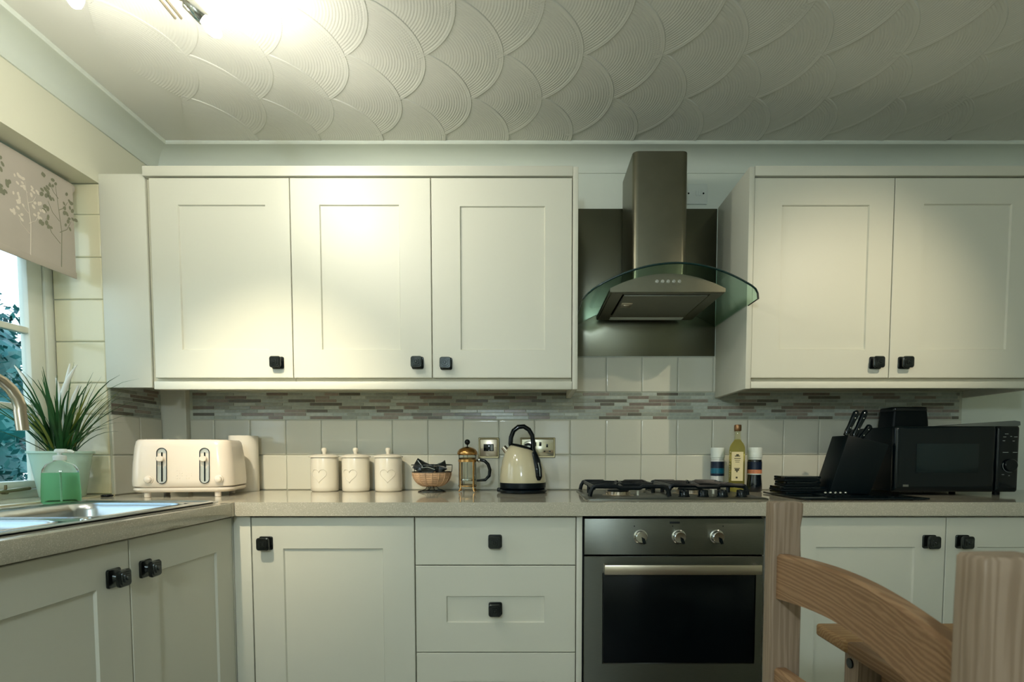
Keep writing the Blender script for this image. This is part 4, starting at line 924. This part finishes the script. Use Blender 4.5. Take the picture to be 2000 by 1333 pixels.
for (dx, dy, h_, lx) in ((0.0, 0.03, 0.20, 0.02), (-0.05, -0.03, 0.19, -0.07), (0.03, -0.03, 0.19, 0.06), (0.04, 0.0, 0.15, 0.03), (-0.02, 0.04, 0.17, -0.02)):
    b = bm_(); base_ = Vector((px+dx, py+dy, 1.05)); pts = []; rr = []
    for k in range(9):
        s = k/8; pts.append(base_+Vector((lx*s*s, 0, h_*1.6*(0.45+0.55*s)))); rr.append(0.0015+0.007*math.sin(PI*min(1, (s+0.04)))**0.7)
    tube(b, [base_]+pts, [0.001]+rr, 8)
    for k in range(90):
        s = random.random(); i = min(7, int(s*8)); p = pts[i].lerp(pts[i+1], s*8-i); a = random.uniform(0, 2*PI); R1 = rr[i]
        d = Vector((math.cos(a), math.sin(a), 0.9)).normalized(); q = p+d*(R1+0.006); s_ = Vector((-math.sin(a), math.cos(a), 0))*0.0007
        b.faces.new([b.verts.new(p-s_), b.verts.new(p+s_), b.verts.new(q)])
    finish('flower_plume', b, 'plume', t, 60)
sx, sy = -1.468, -0.652
t = thing('soap_bottle', 'clear green pump soap bottle standing behind the sink', 'soap bottle', (sx, sy, 0.9005), rad(30))
def soap_part(rows, m, nm):
    b = bm_(); stack(b, [[(x, y, z_) for x, y in rrect(0, 0, w_, d_, r, 5)] for w_, d_, r, z_ in rows]); return finish(nm, b, m, t, 60, local=True)
soap_part(((0.088, 0.046, .016, 0.0), (0.098, 0.054, .02, 0.005), (0.098, 0.054, .02, 0.03), (0.093, 0.0505, .02, 0.085), (0.0915, 0.0495, .02, 0.096)), 'soapglass', 'liquid_filled_body')
soap_part(((0.0915, 0.0495, .02, 0.0963), (0.088, 0.048, .02, 0.106), (0.070, 0.040, .018, 0.122), (0.036, 0.032, .0159, 0.131), (0.030, 0.030, .0149, 0.134)), 'clearglass', 'clear_shoulder')
b = bm_(); cyl(b, (0.0, 0, 0.006), (0.0, 0, 0.0955), 0.0028, seg=8); finish('dip_tube', b, 'whiteplastic', t, 60, local=True)
b = bm_(); lathe(b, 0, 0, [(0.0165, 0.1342), (0.0175, 0.136), (0.0175, 0.148), (0.013, 0.150), (0.006, 0.151), (0.006, 0.158)], 20); finish('collar', b, 'whiteplastic', t, 50, local=True)
b = bm_(); stack(b, [[(x, y, z_) for x, y in rrect(0.004, 0, w_, 0.024, 0.010, 4)] for w_, z_ in ((0.026, 0.1582), (0.034, 0.160), (0.034, 0.166), (0.026, 0.170))]); tube(b, [(0.0, 0, 0.163), (0.028, -0.002, 0.163), (0.036, -0.003, 0.159)], [0.006, 0.005, 0.004], 8); finish('pump_head', b, 'whiteplastic', t, 50, local=True)
t = thing('sink_plug', 'small black ring-shaped sink plug on the sill behind the plant', 'plug', (-1.56, -0.40, 0.906))
b = bm_(); tube(b, [(-1.520+0.016*math.cos(2*PI*k/20), -0.395+0.016*math.sin(2*PI*k/20), 0.9045) for k in range(20)], 0.0035, 8, closed=True); finish('ring', b, 'black', t)

# ------------------------------------------------------------------ blind
BXp = XL-0.068
t = thing('roller_blind', 'pale linen roller blind printed with branching plants', 'blind', (BXp, -1.02, 1.68))
b = bm_(); box(b, BXp-0.0012, BXp, -0.362, -1.70, 1.700, 2.0); fb = finish('fabric', b, 'blind', t, 0)
b = bm_(); cyl(b, (BXp-0.020, -0.350, 2.0), (BXp-0.020, -1.71, 2.0), 0.019, seg=20); finish('roller', b, 'blind', t)
b = bm_(); box(b, BXp-0.0035, BXp+0.0015, -0.360, -1.702, 1.680, 1.702, 0.001); finish('bottom_bar', b, 'blind', t)
b = bm_(); b3 = bm_()
dk = [0]
def leafdecal(bb, y, z, r, a):
    dk[0] += 1; off = 0.0008+0.0000015*dk[0]
    vs_ = [bb.verts.new((BXp+off, y+r*1.5*math.cos(k*PI/4)*math.cos(a)-r*math.sin(k*PI/4)*math.sin(a), z+r*1.5*math.cos(k*PI/4)*math.sin(a)+r*math.sin(k*PI/4)*math.cos(a))) for k in range(8)]
    bb.faces.new(vs_)
def motif(yb, hgt, sc, bb):
    tube(bb, [(BXp+0.0003, yb, 1.70), (BXp+0.0003, yb+0.008*sc, 1.70+hgt*0.45), (BXp+0.0003, yb-0.01*sc, 1.70+hgt)], [0.0016, 0.0012, 0.0006], 4)
    for br in range(5):
        z0 = 1.70+hgt*(0.30+0.14*br); sgn = 1 if br % 2 else -1; L = 0.06*sc*(1.15-0.12*br)
        tip = (yb+sgn*L*0.8, z0+L*0.9); tube(bb, [(BXp+0.0003, yb, z0), (BXp+0.0003, yb+sgn*L*0.5, z0+L*0.35), (BXp+0.0003, tip[0], tip[1])], [0.001, 0.0009, 0.0005], 4)
        for k in range(9):
            leafdecal(bb, tip[0]+random.uniform(-0.026, 0.026)*sc, min(1.985, tip[1]+random.uniform(-0.03, 0.03)*sc), 0.0058*sc*random.uniform(0.7, 1.2), random.uniform(0, PI))
for i, yb in enumerate((-0.425, -0.545, -0.68, -0.80, -0.93, -1.06, -1.2, -1.33, -1.47, -1.6)):
    motif(yb, 0.27 if i % 2 == 0 else 0.23, 1.0 if i % 2 == 0 else 0.8, b if i % 3 != 1 else b3)
finish('printed_branches', b, 'blindink', fb, 0)['kind'] = 'stuff'; finish('printed_pale_branches', b3, 'blindink2', fb, 0)['kind'] = 'stuff'

# ------------------------------------------------------------------ ceiling spot bar
t = thing('ceiling_spotlight', 'chrome ceiling spotlight bar with lit capsule bulbs at the top left', 'ceiling light', (-0.93, -1.2, ZC-0.01))
b = bm_(); box(b, -1.00, -0.86, -1.28, -1.14, ZC-0.022, ZC-0.004, 0.003); finish('ceiling_plate', b, 'nickel', t)
b = bm_()
for dx in (-0.008, 0.008): cyl(b, (-0.925+dx, -0.865, 2.20), (-0.925+dx, -1.60, 2.20), 0.0035, seg=10)
cyl(b, (-0.93, -1.2, 2.20), (-0.93, -1.2, ZC-0.02), 0.006, seg=10); finish('bar', b, 'nickel', t)
def head(p0, p1, tip, anchor):
    p0, p1, tip = Vector(p0), Vector(p1), Vector(tip); d = (p1-p0).normalized()
    b = bm_(); tube(b, [p0-d*0.003, p0, p1, p1+d*0.001], [0.013, 0.0165, 0.0165, 0.0155], 20); h = finish('spot_head', b, 'chrome', t, 60)
    b = bm_(); tube(b, [anchor, p0], 0.004, 8); finish('arm', b, 'nickel', h, 60)
    L = (tip-p1).length; s = bm_()
    tube(s, [p1, p1+d*0.006, p1+d*L*0.35, p1+d*L*0.75, p1+d*L], [0.012, 0.015, 0.0185, 0.016, 0.006], 8); finish('bulb', s, 'bulb', h, 0)
head((-0.862, -0.932, 2.190), (-0.832, -0.912, 2.163), (-0.805, -0.888, 2.133), (-0.92, -0.96, 2.20))
head((-1.03, -1.05, 2.190), (-1.085, -1.00, 2.160), (-1.107, -0.978, 2.135), (-0.93, -1.06, 2.20))
head((-0.94, -1.585, 2.200), (-0.945, -1.56, 2.170), (-0.948, -1.54, 2.148), (-0.925, -1.59, 2.20))
head((-0.80, -1.46, 2.200), (-0.77, -1.44, 2.170), (-0.748, -1.42, 2.148), (-0.92, -1.46, 2.20))
t = thing('ceiling_spotlight', 'chrome ceiling spotlight above the dining table, out of frame to the right', 'ceiling light', (1.45, -1.55, ZC-0.01))
b = bm_(); lathe(b, 1.45, -1.55, [(0.05, ZC-0.004), (0.05, ZC-0.02), (0.03, ZC-0.024)], 24); finish('ceiling_plate', b, 'nickel', t)
head((1.46, -1.57, 2.215), (1.455, -1.55, 2.185), (1.452, -1.53, 2.155), (1.455, -1.57, ZC-0.02))

# ------------------------------------------------------------------ pine chair and table
t = thing('pine_chair', 'chunky pine ladder-back chair pushed up to the table at the right', 'chair', (0.6, -1.73, 0))
FP = (0.393, -1.470, -1.500); NP = (0.344, -1.950, -1.980)      # back posts: left edge x, far y, near y
def post(p):
    b = bm_(); rs = []; X, ya, yb = p; yc = (ya+yb)/2; hw = (ya-yb)/2
    for z_, x0, x1, h in ((0.0005, X+0.012, X+0.045, hw-0.002), (0.45, X+0.004, X+0.052, hw), (0.72, X, X+0.050, hw), (0.86, X, X+0.050, hw), (0.90, X, X+0.047, hw), (0.935, X, X+0.046, hw), (0.960, X+0.0005, X+0.0495, hw), (0.974, X+0.0005, X+0.0495, hw), (0.9768, X+0.0020, X+0.048, hw-0.0015), (0.9775, X+0.0040, X+0.046, hw-0.0035)):
        rs.append([(x, y, z_) for x, y in rrect((x0+x1)/2, yc, x1-x0, 2*h, 0.003, 3)])
    stack(b, rs); return finish('back_post', b, 'pinez', t, 40)
post(FP); post(NP)
for y in (-1.512, -1.938):
    b = bm_(); box(b, 0.80, 0.845, y-0.022, y+0.022, 0.0005, 0.43, 0.004); finish('front_leg', b, 'pinez', t)
def slat(zb, zt2, rise):
    b = bm_(); n = 18; rs = []
    for k in range(n+1):
        s = k/n; y = FP[2]+0.0005+(NP[1]-FP[2]-0.001)*s; bow = 0.016*math.sin(PI*s); up = rise*math.sin(PI*s); th = 0.022
        xa = FP[0]+0.008+(NP[0]+0.008-FP[0]-0.008)*s+bow
        rs.append([(xa, y, zb+0.018*math.sin(PI*s)), (xa, y, zt2+up-0.004), (xa+0.004, y, zt2+up), (xa+th-0.004, y, zt2+up), (xa+th, y, zt2+up-0.004), (xa+th, y, zb+0.018*math.sin(PI*s))])
    stack(b, rs); return finish('back_slat', b, 'piney', t, 40)
slat(0.820, 0.893, 0.011); slat(0.64, 0.705, 0.011); slat(0.535, 0.590, 0.011)
b = bm_(); box(b, 0.400, 0.86, -1.5005, -1.9495, 0.4305, 0.455, 0.006); finish('seat', b, 'piney', t)
for y in (-1.505, -1.945):
    b = bm_(); box(b, 0.44, 0.799, y-0.009, y+0.009, 0.37, 0.43, 0.002); finish('seat_rail', b, 'pinex', t)
    b = bm_(); box(b, 0.44, 0.799, y-0.009, y+0.009, 0.18, 0.21, 0.002); finish('stretcher', b, 'pinex', t)
t = thing('pine_table', 'pine dining table edge with a bolted leg behind the chair', 'table', (1.0, -2.0, 0))
TX0, TX1, TY0, TY1 = 0.517, 1.35, -1.402, -2.75
b = bm_(); box(b, TX0, TX1, TY0, TY0-0.098, 0.727, 0.750, 0.006, 3); finish('end_board', b, 'pinex', t)
for k in range(5):
    x0 = TX0+(TX1-TX0)*k/5; x1 = TX0+(TX1-TX0)*(k+1)/5
    b = bm_(); box(b, x0+(0.0004 if k else 0), x1-0.0004, TY0-0.0995, TY1, 0.727, 0.750, 0.005 if k in (0, 4) else 0.001, 2); finish('top_board', b, 'piney', t)
for lx in (0.545, 1.27):
    for ly in (-1.447, -2.70):
        b = bm_(); box(b, lx, lx+0.055, ly, ly-0.042, 0.0005, 0.7265, 0.004); lg = finish('leg', b, 'pinez', t)
        b = bm_(); cyl(b, (lx+0.001, ly-0.021, 0.700), (lx-0.003, ly-0.021, 0.700), 0.0085, seg=16); finish('bolt_head', b, 'black', lg)
b = bm_(); box(b, 0.575, 0.595, -1.503, -2.699, 0.65, 0.7262, 0.001); finish('apron', b, 'piney', t)
b = bm_(); box(b, 0.601, 1.269, -1.465, -1.485, 0.65, 0.7262, 0.001); finish('apron', b, 'pinex', t)

# ------------------------------------------------------------------ garden outside
b = bm_(); box(b, -30, XL-0.3, -14, 20, -0.12, -0.06); o = finish('lawn', b, 'grass', None, 0); o['kind'] = 'structure'; o.name = 'floor_garden'
def leaf_tree(x, y, h_, r, n, m, label, seed):
    random.seed(seed)
    t = thing('garden_tree', label, 'tree', (x, y, -0.06), 0, 'trees outside the kitchen window')
    b = bm_(); tube(b, [(x, y, -0.06), (x+0.05, y, h_*0.4), (x, y+0.05, h_*0.75)], [0.09, 0.07, 0.03], 8); finish('trunk', b, 'bark', t)
    b = bm_(); bmesh.ops.create_icosphere(b, subdivisions=4, radius=1.0)
    for v in b.verts:
        f = 0.80+0.10*math.sin(7*v.co.x+seed)*math.sin(6*v.co.y)+0.08*math.sin(15*v.co.z+9*v.co.x)+random.uniform(-.04, .04)
        v.co = Vector((x+v.co.x*r*f, y+v.co.y*r*f, h_*0.52+h_*0.48*v.co.z*f))
    finish('inner_foliage', b, m, t, 0)
    b = bm_()
    for k in range(n):
        u = random.uniform(-1, 1); a = random.uniform(0, 2*PI); q = (1-u*u)**0.5; rr = random.uniform(0.72, 1.05)
        p = Vector((x+r*rr*q*math.cos(a), y+r*rr*q*math.sin(a), h_*0.52+h_*0.48*rr*u)); s = random.uniform(0.02, 0.05)
        e1 = Vector((random.gauss(0, 1), random.gauss(0, 1), random.gauss(0, 0.6))).normalized(); e2 = e1.cross(Vector((random.gauss(0, 1), random.gauss(0, 1), random.gauss(0, 1)))).normalized()
        b.faces.new([b.verts.new(p-e1*s), b.verts.new(p-e2*s*0.5), b.verts.new(p+e1*s), b.verts.new(p+e2*s*0.5)])
    o = finish('foliage', b, m, t, 0); o['kind'] = 'stuff'
leaf_tree(-5.2, 1.9, 2.7, 1.25, 11000, 'bush', 'dark leafy tree filling the lower window panes', 1)
leaf_tree(-7.6, 3.9, 3.4, 1.55, 6000, 'bush', 'second dark tree behind, further from the window', 2)
leaf_tree(-4.6, -0.4, 2.3, 1.0, 5000, 'bush', 'shorter dark bush left of the leafy tree', 3)
leaf_tree(-6.2, 6.6, 2.9, 1.3, 4000, 'bush2', 'paler tree at the right beyond the window', 4)
